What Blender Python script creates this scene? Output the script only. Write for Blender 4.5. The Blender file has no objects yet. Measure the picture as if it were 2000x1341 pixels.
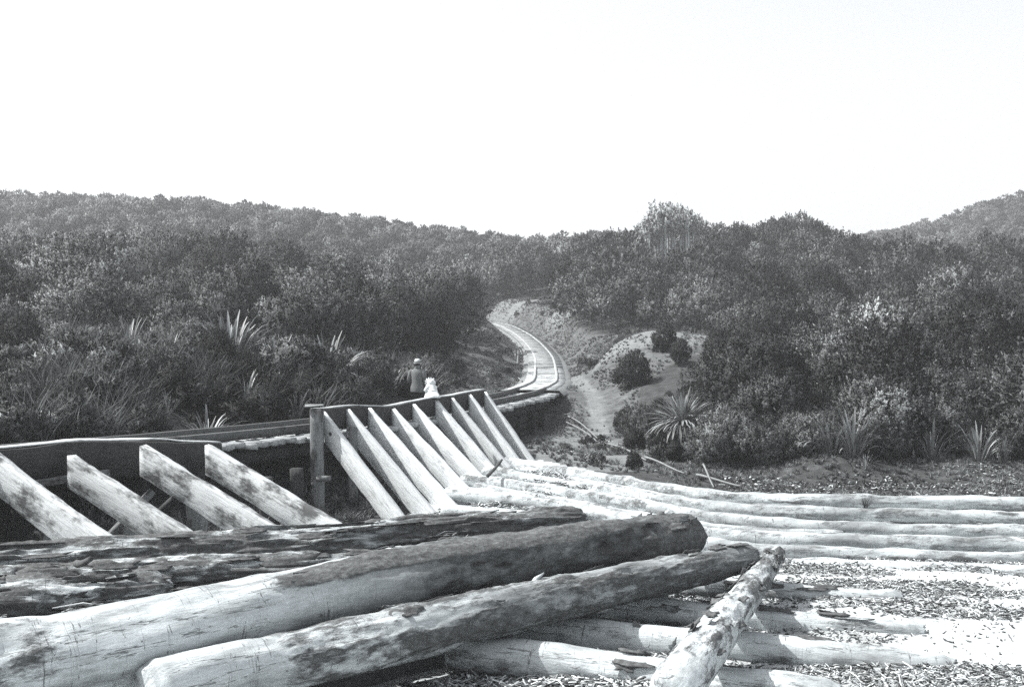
import bpy, math, random
import numpy as np
from mathutils import Vector, Matrix

# ------------------------------------------------------------------ camera, sky, sun, exposure
scene = bpy.context.scene
col = scene.collection
CAM_Z = 4.0
F = 2144.0                      # focal length in pixels of the 2000 px wide photograph
CX, CY = 1000.0, 670.0
cam_d = bpy.data.cameras.new('camera')
cam_d.sensor_width = 36.0
cam_d.lens = 36.0 * F / 2000.0
cam_d.clip_start = 0.1
cam_d.clip_end = 3000.0
cam = bpy.data.objects.new('camera', cam_d)
cam.location = (0, 0, CAM_Z)
cam.rotation_euler = (math.radians(90), 0, 0)
col.objects.link(cam)
scene.camera = cam

SUN_DIR = Vector((-0.62, 0.03, 0.78)).normalized()
sun_el = math.asin(SUN_DIR.z)
sun_az = math.atan2(SUN_DIR.x, SUN_DIR.y)      # from +Y towards +X
world = bpy.data.worlds.new('World')
scene.world = world
world.use_nodes = True
wn = world.node_tree
wn.nodes.clear()
sky = wn.nodes.new('ShaderNodeTexSky')
sky.sky_type = 'NISHITA'
sky.sun_disc = False
sky.sun_elevation = sun_el
sky.sun_rotation = sun_az
sky.dust_density = 3.0
sky.air_density = 1.0
hs = wn.nodes.new('ShaderNodeHueSaturation')
hs.inputs['Saturation'].default_value = 0.18      # the photograph is monochrome
bg = wn.nodes.new('ShaderNodeBackground')
bg.inputs['Strength'].default_value = 0.13
wo = wn.nodes.new('ShaderNodeOutputWorld')
wn.links.new(sky.outputs[0], hs.inputs['Color'])
wn.links.new(hs.outputs[0], bg.inputs['Color'])
wn.links.new(bg.outputs[0], wo.inputs['Surface'])

sl = bpy.data.lights.new('sun', 'SUN')
sl.energy = 5.0
sl.angle = math.radians(0.6)
sl.color = (1.0, 0.985, 0.965)
sun = bpy.data.objects.new('sun', sl)
sun.rotation_euler = SUN_DIR.to_track_quat('Z', 'Y').to_euler()
sun.location = (-60, 0, 80)
col.objects.link(sun)

vs = scene.view_settings
vs.view_transform = 'Standard'
vs.look = 'None'
vs.exposure = 1.0
vs.gamma = 1.0
vs.use_curve_mapping = False
scene.cycles.max_bounces = 4
scene.cycles.diffuse_bounces = 2
scene.cycles.glossy_bounces = 1
scene.cycles.transmission_bounces = 1
scene.cycles.volume_bounces = 0
scene.cycles.caustics_reflective = False
scene.cycles.caustics_refractive = False
scene.cycles.use_denoising = False          # the grain suits the old print

rng = np.random.default_rng(7)
random.seed(7)

# ------------------------------------------------------------------ helpers
def gp(px, py, z):
    """point at height z that the photograph shows at (px, py)"""
    d = (CAM_Z - z) * F / (py - CY)
    return Vector(((px - CX) * d / F, d, z))

def at(px, py, d):
    return Vector(((px - CX) * d / F, d, CAM_Z - (py - CY) * d / F))

def _hash(ix, iy, iz, seed):
    h = (ix.astype(np.int64) * 374761393 + iy.astype(np.int64) * 668265263 +
         iz.astype(np.int64) * 2147483647 + seed * 144665) & 0xFFFFFFFF
    h = ((h ^ (h >> 13)) * 1274126177) & 0xFFFFFFFF
    h = ((h ^ (h >> 16)) * 2246822519) & 0xFFFFFFFF
    return ((h ^ (h >> 15)) & 0xFFFFFF) / float(0xFFFFFF)

def vnoise(x, y, z, seed=0):
    x = np.asarray(x, float); y = np.asarray(y, float); z = np.asarray(z, float)
    x, y, z = np.broadcast_arrays(x, y, z)
    ix, iy, iz = np.floor(x), np.floor(y), np.floor(z)
    fx, fy, fz = x - ix, y - iy, z - iz
    ux, uy, uz = fx*fx*(3-2*fx), fy*fy*(3-2*fy), fz*fz*(3-2*fz)
    def c(a, b, d): return _hash(ix+a, iy+b, iz+d, seed)
    x00 = c(0,0,0)*(1-ux)+c(1,0,0)*ux; x10 = c(0,1,0)*(1-ux)+c(1,1,0)*ux
    x01 = c(0,0,1)*(1-ux)+c(1,0,1)*ux; x11 = c(0,1,1)*(1-ux)+c(1,1,1)*ux
    return ((x00*(1-uy)+x10*uy)*(1-uz) + (x01*(1-uy)+x11*uy)*uz) * 2 - 1

def fbm(x, y, z, seed=0, octv=4):
    s, a, f = 0.0, 0.5, 1.0
    for o in range(octv):
        s = s + a * vnoise(np.asarray(x)*f, np.asarray(y)*f, np.asarray(z)*f, seed + o*17)
        a *= 0.5; f *= 2.03
    return s

def smooth(e0, e1, x):
    t = np.clip((x - e0) / (e1 - e0), 0, 1)
    return t*t*(3-2*t)

def mesh_np(name, verts, faces, attrs=None, smooth_shade=False):
    """faces: (n,k) int array, or a list of such arrays with different k"""
    me = bpy.data.meshes.new(name)
    verts = np.asarray(verts, np.float32)
    if not isinstance(faces, list): faces = [faces]
    faces = [np.asarray(f, np.int32) for f in faces if len(f)]
    loops = np.concatenate([f.ravel() for f in faces])
    sizes = np.concatenate([np.full(len(f), f.shape[1], np.int32) for f in faces])
    starts = np.concatenate([[0], np.cumsum(sizes)[:-1]]).astype(np.int32)
    me.vertices.add(len(verts)); me.vertices.foreach_set('co', verts.ravel())
    me.loops.add(len(loops)); me.loops.foreach_set('vertex_index', loops)
    me.polygons.add(len(sizes)); me.polygons.foreach_set('loop_start', starts)
    me.polygons.foreach_set('loop_total', sizes)
    if smooth_shade:
        me.polygons.foreach_set('use_smooth', np.ones(len(sizes), bool))
    for k, v in (attrs or {}).items():
        a = me.attributes.new(k, 'FLOAT', 'POINT')
        a.data.foreach_set('value', np.asarray(v, np.float32))
    me.update(calc_edges=True)
    me.validate()
    return me

def obj(name, me, mat=None, parent=None, loc=(0,0,0)):
    o = bpy.data.objects.new(name, me)
    col.objects.link(o)
    if mat is not None and me is not None and not me.materials:
        me.materials.append(mat)
    if parent is not None: o.parent = parent
    o.location = loc
    return o

def tag(o, label=None, cat=None, group=None, kind=None):
    if label: o['label'] = label
    if cat: o['category'] = cat
    if group: o['group'] = group
    if kind: o['kind'] = kind
    return o

def empty(name, loc=(0,0,0), rz=0.0):
    o = bpy.data.objects.new(name, None)
    o.empty_display_size = 0.2
    o.location = loc; o.rotation_euler = (0, 0, rz)
    col.objects.link(o)
    return o

def frame_matrix(p0, p1, up=Vector((0,0,1))):
    x = (p1 - p0).normalized()
    y = up.cross(x).normalized()
    z = x.cross(y)
    return Matrix(((x.x,y.x,z.x,p0.x),(x.y,y.y,z.y,p0.y),(x.z,y.z,z.z,p0.z),(0,0,0,1)))

def tube_np(pts, radii, n=8, cap=True):
    """tapered tube along a polyline; returns verts, [quads, tris]"""
    pts = np.asarray(pts, float); radii = np.broadcast_to(radii, (len(pts),))
    tan = np.gradient(pts, axis=0); tan /= np.linalg.norm(tan, axis=1)[:,None] + 1e-9
    ref = np.array([0.0,0,1.0]) if abs(tan[0,2]) < 0.9 else np.array([1.0,0,0])
    V = []
    a = np.linspace(0, 2*np.pi, n, endpoint=False)
    u = np.cross(ref, tan[0]); u /= np.linalg.norm(u)
    for p, t, r in zip(pts, tan, radii):
        u = u - t*np.dot(u, t); u /= np.linalg.norm(u)+1e-9
        w = np.cross(t, u)
        V.append(p + r*(np.cos(a)[:,None]*u + np.sin(a)[:,None]*w))
    V = np.concatenate(V)
    m = len(pts)
    i = np.arange(m-1)[:,None]*n; j = np.arange(n)[None,:]; k = (j+1) % n
    Q = np.stack([i+j, i+k, i+n+k, i+n+j], -1).reshape(-1,4)
    T = np.zeros((0,3), int)
    if cap:
        V = np.concatenate([V, pts[:1], pts[-1:]])
        b = m*n
        T = np.concatenate([np.stack([np.full(n,b), k[0], j[0]], -1),
                            np.stack([np.full(n,b+1), (m-1)*n+j[0], (m-1)*n+k[0]], -1)])
    return V, Q, T

class MB:
    """collects pieces into one mesh"""
    def __init__(s): s.V, s.Q, s.T, s.n, s.A = [], [], [], 0, []
    def add(s, V, Q=None, T=None, tone=0.5):
        V = np.asarray(V, float)
        if Q is not None and len(Q): s.Q.append(np.asarray(Q)+s.n)
        if T is not None and len(T): s.T.append(np.asarray(T)+s.n)
        s.V.append(V); s.n += len(V); s.A.append(np.broadcast_to(tone, (len(V),)))
        return s
    def tube(s, pts, r, n=8, tone=0.5):
        return s.add(*tube_np(pts, r, n), tone=tone)
    def mesh(s, name, smooth_shade=False):
        f = []
        if s.Q: f.append(np.concatenate(s.Q))
        if s.T: f.append(np.concatenate(s.T))
        return mesh_np(name, np.concatenate(s.V), f, {'tone': np.concatenate(s.A)}, smooth_shade)

def catmull(P, step):
    P = np.asarray(P, float)
    P = np.concatenate([2*P[:1]-P[1:2], P, 2*P[-1:]-P[-2:-1]])
    out = []
    for i in range(1, len(P)-2):
        n = max(2, int(np.linalg.norm(P[i+1]-P[i])/step))
        t = np.linspace(0, 1, n, endpoint=False)[:,None]
        a, b, c, d = P[i-1], P[i], P[i+1], P[i+2]
        out.append(0.5*((2*b)+(-a+c)*t+(2*a-5*b+4*c-d)*t**2+(-a+3*b-3*c+d)*t**3))
    out.append(P[-2:-1])
    return np.concatenate(out)

def resample(L, step):
    s = np.concatenate([[0], np.cumsum(np.linalg.norm(np.diff(L, axis=0), axis=1))])
    q = np.arange(0, s[-1], step)
    return np.stack([np.interp(q, s, L[:,k]) for k in range(L.shape[1])], -1)

def in_poly(x, y, poly):
    poly = np.asarray(poly, float)
    inside = np.zeros(np.shape(x), bool)
    x1, y1 = poly[-1]
    for x2, y2 in poly:
        c = ((y2 > y) != (y1 > y)) & (x < (x1-x2)*(y-y2)/((y1-y2) + 1e-12) + x2)
        inside ^= c
        x1, y1 = x2, y2
    return inside

def dist_line(x, y, L):
    """distance to polyline and index of the nearest sample"""
    best = np.full(np.shape(x), 1e9); idx = np.zeros(np.shape(x), int)
    for i, p in enumerate(L):
        d = (x-p[0])**2 + (y-p[1])**2
        m = d < best
        best = np.where(m, d, best); idx = np.where(m, i, idx)
    return np.sqrt(best), idx

# ------------------------------------------------------------------ materials
def new_mat(name, rough=0.9, spec=0.2):
    m = bpy.data.materials.new(name); m.use_nodes = True
    nt = m.node_tree; b = nt.nodes['Principled BSDF']
    b.inputs['Roughness'].default_value = rough
    b.inputs['Specular IOR Level'].default_value = spec
    return m, nt, b

def N(nt, t, **kw):
    n = nt.nodes.new(t)
    for k, v in kw.items():
        if k.startswith('i_'):
            key = k[2:]
            n.inputs[int(key) if key.isdigit() else key].default_value = v
        else: setattr(n, k, v)
    return n

def noise_node(nt, coord, scale, detail=5, rough=0.6, stretch=None):
    if stretch is not None:
        mp = N(nt, 'ShaderNodeMapping'); mp.inputs['Scale'].default_value = stretch
        nt.links.new(coord, mp.inputs['Vector']); coord = mp.outputs[0]
    n = N(nt, 'ShaderNodeTexNoise', i_Scale=scale, i_Detail=detail, i_Roughness=rough)
    nt.links.new(coord, n.inputs['Vector'])
    return n.outputs['Fac']

def ramp(nt, fac, stops):
    r = N(nt, 'ShaderNodeValToRGB')
    e = r.color_ramp.elements
    while len(e) < len(stops): e.new(0.5)
    for el, (p, c) in zip(e, stops):
        el.position = p
        el.color = (*(c if isinstance(c, tuple) else tint(c)), 1)
    nt.links.new(fac, r.inputs[0])
    return r.outputs[0]

def tint(v):
    """the print's cool grey"""
    return (v*0.95, v*1.0, v*1.015)

def mixc(nt, fac, a, b, blend='MIX'):
    m = N(nt, 'ShaderNodeMix', data_type='RGBA', blend_type=blend)
    for sock, v in ((m.inputs[0], fac), (m.inputs[6], a), (m.inputs[7], b)):
        if isinstance(v, (int, float)): sock.default_value = v
        elif isinstance(v, tuple): sock.default_value = (*v, 1) if len(v) == 3 else v
        else: nt.links.new(v, sock)
    return m.outputs[2]

def math_n(nt, op, a, b=0.0, c=None, clamp=False):
    m = N(nt, 'ShaderNodeMath', operation=op, use_clamp=clamp)
    for i, v in enumerate((a, b, c)):
        if v is None: continue
        if isinstance(v, (int, float)): m.inputs[i].default_value = v
        else: nt.links.new(v, m.inputs[i])
    return m.outputs[0]

def attr(nt, name):
    a = N(nt, 'ShaderNodeAttribute'); a.attribute_name = name
    return a.outputs['Fac']

def bump(nt, b, h, strength=0.5, dist=0.02):
    n = N(nt, 'ShaderNodeBump', i_Strength=strength, i_Distance=dist)
    nt.links.new(h, n.inputs['Height']); nt.links.new(n.outputs[0], b.inputs['Normal'])

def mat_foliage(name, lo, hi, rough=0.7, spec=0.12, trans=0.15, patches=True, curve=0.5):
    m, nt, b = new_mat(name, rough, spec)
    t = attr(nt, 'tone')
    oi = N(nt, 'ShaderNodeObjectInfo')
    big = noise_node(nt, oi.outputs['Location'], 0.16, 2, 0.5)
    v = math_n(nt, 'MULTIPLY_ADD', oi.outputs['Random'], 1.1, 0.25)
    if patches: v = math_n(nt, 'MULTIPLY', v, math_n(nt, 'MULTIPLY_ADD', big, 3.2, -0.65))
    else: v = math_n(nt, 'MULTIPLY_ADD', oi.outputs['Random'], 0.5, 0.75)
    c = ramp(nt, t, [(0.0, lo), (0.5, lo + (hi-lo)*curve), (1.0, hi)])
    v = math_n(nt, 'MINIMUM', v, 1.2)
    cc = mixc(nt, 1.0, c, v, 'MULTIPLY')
    nt.links.new(cc, b.inputs['Base Color'])
    if trans:
        tr = N(nt, 'ShaderNodeBsdfTranslucent'); nt.links.new(cc, tr.inputs['Color'])
        mx = N(nt, 'ShaderNodeMixShader'); mx.inputs[0].default_value = trans
        nt.links.new(b.outputs[0], mx.inputs[1]); nt.links.new(tr.outputs[0], mx.inputs[2])
        nt.links.new(mx.outputs[0], nt.nodes['Material Output'].inputs['Surface'])
    return m

def mat_plain(name, v, var=0.3, scale=3.0, rough=0.85, stretch=None, bumps=0.3, spec=0.2):
    m, nt, b = new_mat(name, rough, spec)
    tc = N(nt, 'ShaderNodeTexCoord').outputs['Object']
    f = noise_node(nt, tc, scale, 6, 0.65, stretch)
    c = ramp(nt, f, [(0.25, v*(1-var)), (0.75, v*(1+var))])
    nt.links.new(c, b.inputs['Base Color'])
    bump(nt, b, f, bumps, 0.02)
    return m

def mat_log(name, wood=0.62, bark=0.13, wood_dark=0.30):
    """bare wood showing through bark: the vertex attribute 'bark' says where bark is left"""
    m, nt, b = new_mat(name, 0.8, 0.25)
    tc = N(nt, 'ShaderNodeTexCoord').outputs['Object']
    n1 = noise_node(nt, tc, 9, 7, 0.7, (0.35, 1, 1))
    n2 = noise_node(nt, tc, 3.2, 5, 0.6, (0.25, 1, 1))
    n3 = noise_node(nt, tc, 42, 5, 0.7, (0.22, 1, 1))
    n4 = noise_node(nt, tc, 18, 6, 0.75, (0.6, 1, 1))
    w = ramp(nt, n2, [(0.30, wood_dark), (0.47, wood*0.86), (0.72, wood*1.1)])
    n5 = noise_node(nt, tc, 1.3, 3, 0.55, (5.0, 0.35, 0.35))
    n6 = noise_node(nt, tc, 7.0, 4, 0.6, (0.05, 1, 1))
    crack = math_n(nt, 'MAXIMUM', math_n(nt, 'LESS_THAN', math_n(nt, 'ABSOLUTE', math_n(nt, 'SUBTRACT', n5, 0.43)), 0.0028),
                   math_n(nt, 'LESS_THAN', math_n(nt, 'ABSOLUTE', math_n(nt, 'SUBTRACT', n6, 0.60)), 0.007))
    w = mixc(nt, math_n(nt, 'MULTIPLY', crack, 0.75), w, tint(0.06))
    gr = noise_node(nt, tc, 1.1, 7, 0.72, (0.5, 1, 1))
    w = mixc(nt, math_n(nt, 'MULTIPLY', ramp(nt, gr, [(0.36, (1,1,1)), (0.52, (0,0,0))]), 0.6), w, tint(wood_dark*0.5))
    w = mixc(nt, 0.6, w, ramp(nt, n3, [(0.3, 0.55), (0.6, 1.0)]), 'MULTIPLY')
    bk = ramp(nt, n4, [(0.28, bark*0.35), (0.5, bark), (0.72, bark*2.3)])
    st = math_n(nt, 'MULTIPLY_ADD', math_n(nt, 'MULTIPLY', attr(nt, 'stain_shade'), math_n(nt, 'ADD', n1, 0.35)), -1.0, 1.0, clamp=True)  # darkens wood by its stains and, on the big log, by painted shade
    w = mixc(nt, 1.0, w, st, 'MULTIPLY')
    a = attr(nt, 'bark')
    e = math_n(nt, 'MULTIPLY_ADD', n1, 1.3, -0.65)
    fac = math_n(nt, 'ADD', a, e)
    fac = math_n(nt, 'MULTIPLY_ADD', fac, 5.0, -2.0, clamp=True)
    c = mixc(nt, fac, w, bk)
    nt.links.new(c, b.inputs['Base Color'])
    h = math_n(nt, 'ADD', math_n(nt, 'MULTIPLY', fac, n4), math_n(nt, 'MULTIPLY', n3, 0.35))
    bump(nt, b, h, 0.7, 0.03)
    return m

def mat_timber(name, v=0.5, dark=0.12, stain_shade=0.42):
    """hewn weathered timber: grain along X with dark blotches"""
    m, nt, b = new_mat(name, 0.85, 0.2)
    tc = N(nt, 'ShaderNodeTexCoord').outputs['Object']
    oi = N(nt, 'ShaderNodeObjectInfo')
    sh = N(nt, 'ShaderNodeVectorMath', operation='ADD'); nt.links.new(tc, sh.inputs[0])
    cmb = N(nt, 'ShaderNodeCombineXYZ')
    nt.links.new(math_n(nt, 'MULTIPLY', oi.outputs['Random'], 37.0), cmb.inputs[0])
    nt.links.new(cmb.outputs[0], sh.inputs[1]); tc = sh.outputs[0]
    g = noise_node(nt, tc, 30, 6, 0.7, (0.08, 1, 1))
    bl = noise_node(nt, tc, 3.0, 6, 0.7, (0.45, 1, 1))
    c = ramp(nt, g, [(0.28, v*0.55), (0.5, v), (0.75, v*1.25)])
    k = ramp(nt, bl, [(stain_shade-0.07, (1,1,1)), (stain_shade+0.06, (0,0,0))])
    c = mixc(nt, k, c, tint(dark))
    c = mixc(nt, 1.0, c, math_n(nt, 'MULTIPLY_ADD', oi.outputs['Random'], 0.4, 0.8), 'MULTIPLY')
    nt.links.new(c, b.inputs['Base Color'])
    bump(nt, b, math_n(nt, 'ADD', g, bl), 0.6, 0.02)
    return m

M = {}
M['leaf'] = mat_foliage('leaf', 0.005, 0.30, curve=0.26)
M['leaf_far'] = mat_foliage('leaf_far', 0.03, 0.34, curve=0.36)
M['leaf_pale'] = mat_foliage('leaf_pale', 0.10, 0.38, 0.7, 0.1, 0.15, False)
M['leaf_dark'] = mat_foliage('leaf_dark', 0.010, 0.045, 0.7, 0.1, 0.1, False)
M['flax'] = mat_foliage('flax', 0.04, 0.30, 0.45, 0.35, 0.15, False)
M['grass'] = mat_foliage('grass', 0.05, 0.24, 0.6, 0.2, 0.2)
M['grass_dry'] = mat_foliage('grass_dry', 0.12, 0.28, 0.6, 0.1, 0.15)
M['trunk'] = mat_plain('trunk', 0.12, 0.5, 6, 0.9, (1,1,0.2))
M['trunk_pale'] = mat_plain('trunk_pale', 0.36, 0.4, 6, 0.9, (1,1,0.2))
M['log_white'] = mat_log('log_white', 0.56, 0.12, 0.28)
M['log_peeled'] = mat_log('log_peeled', 0.56, 0.08, 0.20)
M['log_bark'] = mat_log('log_bark', 0.52, 0.075, 0.18)
M['skid_far'] = mat_timber('skid_far', 0.60, 0.30, 0.38)
M['skid_near'] = mat_timber('skid_near', 0.42, 0.07, 0.47)
M['dark_timber'] = mat_timber('dark_timber', 0.04, 0.02, 0.45)
M['deck_timber'] = mat_timber('deck_timber', 0.40, 0.14, 0.42)
M['track_timber'] = mat_timber('track_timber', 0.20, 0.09, 0.42)
M['rail_timber'] = mat_timber('rail_timber', 0.09, 0.04, 0.42)
M['post_timber'] = mat_timber('post_timber', 0.20, 0.05, 0.47)
M['sapling'] = mat_plain('sapling', 0.17, 0.3, 6, 0.8)
M['stump'] = mat_plain('stump', 0.06, 0.5, 8, 0.95)

def mat_litter():
    m, nt, b = new_mat('litter', 0.9, 0.15)
    c = ramp(nt, attr(nt, 'tone'), [(0.0, 0.035), (0.45, 0.14), (0.7, 0.36), (1.0, 0.62)])
    nt.links.new(c, b.inputs['Base Color'])
    return m
M['litter'] = mat_litter()

def mat_ground():
    m, nt, b = new_mat('ground', 0.95, 0.1)
    tc = N(nt, 'ShaderNodeNewGeometry').outputs['Position']
    n1 = noise_node(nt, tc, 2.2, 8, 0.7)
    n2 = noise_node(nt, tc, 0.55, 6, 0.65)
    n3 = noise_node(nt, tc, 14, 6, 0.75)
    soil = ramp(nt, n1, [(0.3, 0.025), (0.55, 0.05), (0.75, 0.085)])
    pale = ramp(nt, n1, [(0.28, 0.10), (0.5, 0.145), (0.72, 0.19)])
    yard = ramp(nt, n3, [(0.25, 0.20), (0.45, 0.44), (0.72, 0.58)])
    dirt = ramp(nt, math_n(nt, 'ADD', math_n(nt, 'MULTIPLY', n2, 0.6), math_n(nt, 'MULTIPLY', n1, 0.4)),
                [(0.36, (1,1,1)), (0.50, (0,0,0))])
    yard = mixc(nt, math_n(nt, 'MULTIPLY', dirt, 0.5), yard, tint(0.2))
    yard = mixc(nt, math_n(nt, 'MULTIPLY', math_n(nt, 'MULTIPLY_ADD', math_n(nt, 'ADD', attr(nt, 'dirt'), math_n(nt, 'MULTIPLY_ADD', n3, 0.8, -0.4)), 2.0, -0.5, clamp=True), 0.42), yard, tint(0.15))
    wob = math_n(nt, 'MULTIPLY_ADD', n1, 0.6, -0.3)
    fp = math_n(nt, 'MULTIPLY_ADD', math_n(nt, 'ADD', attr(nt, 'pale'), wob), 1.8, -0.4, clamp=True)
    fy = math_n(nt, 'MULTIPLY_ADD', math_n(nt, 'ADD', attr(nt, 'yard'), wob), 4.0, -1.5, clamp=True)
    c = mixc(nt, fp, soil, pale)
    c = mixc(nt, fy, c, yard)
    nt.links.new(c, b.inputs['Base Color'])
    bump(nt, b, math_n(nt, 'ADD', n1, math_n(nt, 'MULTIPLY', n3, 0.4)), 0.8, 0.08)
    return m
M['ground'] = mat_ground()
M['track_bed'] = mat_plain('track_bed', 0.16, 0.4, 5.0, 0.95, None, 0.6)

# ------------------------------------------------------------------ the tramway line (centre of the deck)
DECK_Z = 1.95
path_ctrl = [(-19.0,9.0,1.95),(-14.6,14.2,1.95),(-10.6,18.9,1.95),(-8.0,22.3,1.95),(-6.2,25.2,1.95),(-5.0,27.4,1.95),
             (-4.0,30.0,1.95),(-2.95,32.8,1.95),(-1.95,35.6,1.95),(-0.85,39.5,1.95),(0.35,45.0,1.95),(1.25,52.0,1.96),
             (1.75,58.0,2.03),(2.0,66.0,2.50),(2.15,75.0,2.98),(1.95,84.0,3.55),(1.45,92.0,4.22),(0.45,100.0,5.02),
             (-1.3,108.0,5.82),(-5.0,116.0,6.3),(-10.0,122.0,6.5)]
PATH = resample(catmull(path_ctrl, 0.2), 0.25)
TAN = np.gradient(PATH, axis=0); TAN /= np.linalg.norm(TAN[:, :2], axis=1)[:,None]
RGT = np.stack([TAN[:,1], -TAN[:,0]], -1)           # towards the yard
TRESTLE_END_Y = 48.5

# ------------------------------------------------------------------ terrain
ctrl = [(-3,8,0),(3,8,0),(10,8,0),(0,13,0),(8,13,0),(-6,12,0),(-10,10,0),(0,20,0),(8,20,0),(14,20,0),(5,25,0),(12,26,0),
        (20,26,0.1),(-2,23,0),(-4,20,0),(-7,17,0.0),(0,28,.30),(1.2,32,.32),(-1.5,26,.12),(-20,8,0.2),(25,10,.1),
        (-8.2,19.6,.25),(-4.9,25.4,.3),(-2.9,30.0,.38),(-1.1,34.4,.5),
        (-11.9,20.3,1.75),(-9.2,23.6,1.8),(-7.2,26.9,1.8),(-5.4,31.0,1.8),(-3.6,35.4,1.8),(-2.4,40.0,1.85),(-1.0,46,1.9),(-20,15,1.7),
        (0.9,40.0,.65),(1.9,44.0,.85),(3.57,45,.64),(2.6,49.5,1.45),(3.4,60,2.6),(3.6,52,1.8),(3.3,35,.24),(4.1,38,.28),(1.63,35.5,.5),
        (7.55,60,4.30),(5.8,50,2.3),(10.6,60,4.1),(4.5,64,3.3),(8.4,72,4.7),(8.0,45,1.6),
        (12.8,110,10.6),(15.5,115,12.6),(18.7,100,8.2),(26.4,118,12.3),(30.8,118,12.9),(34,115,10.6),(38.5,110,10),(47.7,105,9.2),(62,105,9),
        (15.2,65,2.8),(21.7,62,2.6),(28,62,3.0),(40,65,3.4),(6.2,33,.1),(9.2,33,.15),(12.3,33,.2),(14.6,32,.2),(25,31,.3),(35,33,.4),
        (12,45,1.2),(20,45,1.2),(30,45,1.4),(5.7,38,.8),(22,82,5.4),(34,84,5.6),(48,84,5.4),(13,84,6.0),
        (-18.2,40,3.3),(-13,40,3.2),(-7.8,42,3.0),(-4.7,46,2.6),(-25.5,56,4.2),(-18.6,57,4.1),(-11.2,60,3.9),(-6.4,62,3.8),
        (-36,80,7.5),(-29,78,7.1),(-23,80,7.8),(-14.4,77,6.3),(-8.2,75,5.4),(-5.4,73,4.7),(-52,80,7.8),(-40,56,5.2),(-28,40,3.4),
        (-1.2,74,3.4),(-1.75,58,2.9),(-4.2,88,4.9),(-36,105,6.6),(-23,105,6.6),(-14,100,6.0),(-6.5,98,5.7),
        (-95,210,28.6),(-73,210,27.8),(-57,210,27.5),(-38,205,25.3),(-18.7,200,22.7),(0,200,19.8),(9.1,195,17.9),(17.7,190,17.6),(-130,215,29.6),
        (-64,140,15),(-24,130,10.8),(-5.8,125,8.6),(0,118,8.6),(5.6,120,9.5),(4.7,103,7.6),(9.8,105,8.8),(-40,160,18.5),(-10,160,15.5),(14,155,16),
        (76,240,24),(91,245,28),(114,250,33.2),(143,255,39.5),(30,150,11),(45,140,9),(60,145,9),(80,170,12),(110,190,18),
        (-95,290,28),(0,290,19),(110,320,34),(0,-30,0),(-30,-30,.3),(30,-30,.3),(40,0,.2),(-45,0,1.0),(60,40,1.5),(-60,40,4.0)]
ctrl = np.array(ctrl, float)

def _U(r2): return 0.5 * r2 * np.log(r2 + 1e-9)
def tps_fit(P, lam=0.02):
    n = len(P); d2 = ((P[:,None,:2]-P[None,:,:2])**2).sum(-1)
    K = _U(d2) + lam*np.eye(n)
    A = np.zeros((n+3, n+3)); A[:n,:n] = K; A[:n,n] = 1; A[:n,n+1:] = P[:,:2]; A[n,:n] = 1; A[n+1:,:n] = P[:,:2].T
    return np.linalg.solve(A, np.concatenate([P[:,2], [0,0,0]]))
# two scales: the plain spline over log-compressed distance keeps the near ground detailed
def warp(x, y):
    s = np.sqrt(x*x + y*y + 25.0**2)
    return x/s*60*np.log(s/10.0), y/s*60*np.log(s/10.0)
wx, wy = warp(ctrl[:,0], ctrl[:,1])
WC = np.stack([wx, wy, ctrl[:,2]], -1)
W = tps_fit(WC)
def base_h(x, y):
    x = np.asarray(x, float); y = np.asarray(y, float)
    u, v = warp(x, y)
    h = W[-3] + W[-2]*u + W[-1]*v
    for w, p in zip(W[:-3], WC):
        h = h + w*_U((u-p[0])**2 + (v-p[1])**2)
    return h
_ip = np.arange(0, len(PATH), 3)
def height(x, y):
    x = np.asarray(x, float); y = np.asarray(y, float)
    h = base_h(x, y)
    # uneven ground
    rough = smooth(28, 60, y) * 0.9 + 0.1
    h = h + fbm(x*0.16, y*0.16, 0.3, 5, 4)*0.9*rough*smooth(26, 70, y) + fbm(x*0.9, y*0.9, 1.3, 9, 3)*0.10
    # spoil heaps beyond the yard
    for mx, my, mr, mh in ((9.3,32.2,1.5,.62),(13.0,32.6,2.4,.35),(17.5,32.6,2.6,.3),(6.0,31.8,1.6,.15),(9.0,59.0,3.6,.18),(5.6,60.0,2.6,.25)):
        h = h + mh*np.exp(-((x-mx)**2 + ((y-my)*1.5)**2)/mr**2)
    # the tramway bed is cut into or banked onto the slope
    d, i = dist_line(x, y, PATH[_ip])
    pz = PATH[_ip][i][..., 2]; py_ = PATH[_ip][i][..., 1]
    k = (1 - smooth(1.3, 3.6, d)) * smooth(TRESTLE_END_Y-2, TRESTLE_END_Y+3, py_)
    h = h*(1-k) + (pz-0.12)*k
    # never through the deck of the trestle
    side = (x-PATH[_ip][i][...,0])*RGT[_ip][i][...,0] + (y-PATH[_ip][i][...,1])*RGT[_ip][i][...,1]
    k2 = (1 - smooth(1.2, 2.2, d)) * (1 - smooth(TRESTLE_END_Y-3, TRESTLE_END_Y+1, py_))
    lim = np.where(side < -0.6, 1.62, 1.62 - 1.2*smooth(-0.6, 0.8, side))
    h = np.where(k2 > 0, np.minimum(h, lim*k2 + h*(1-k2)), h)
    return h

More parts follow.
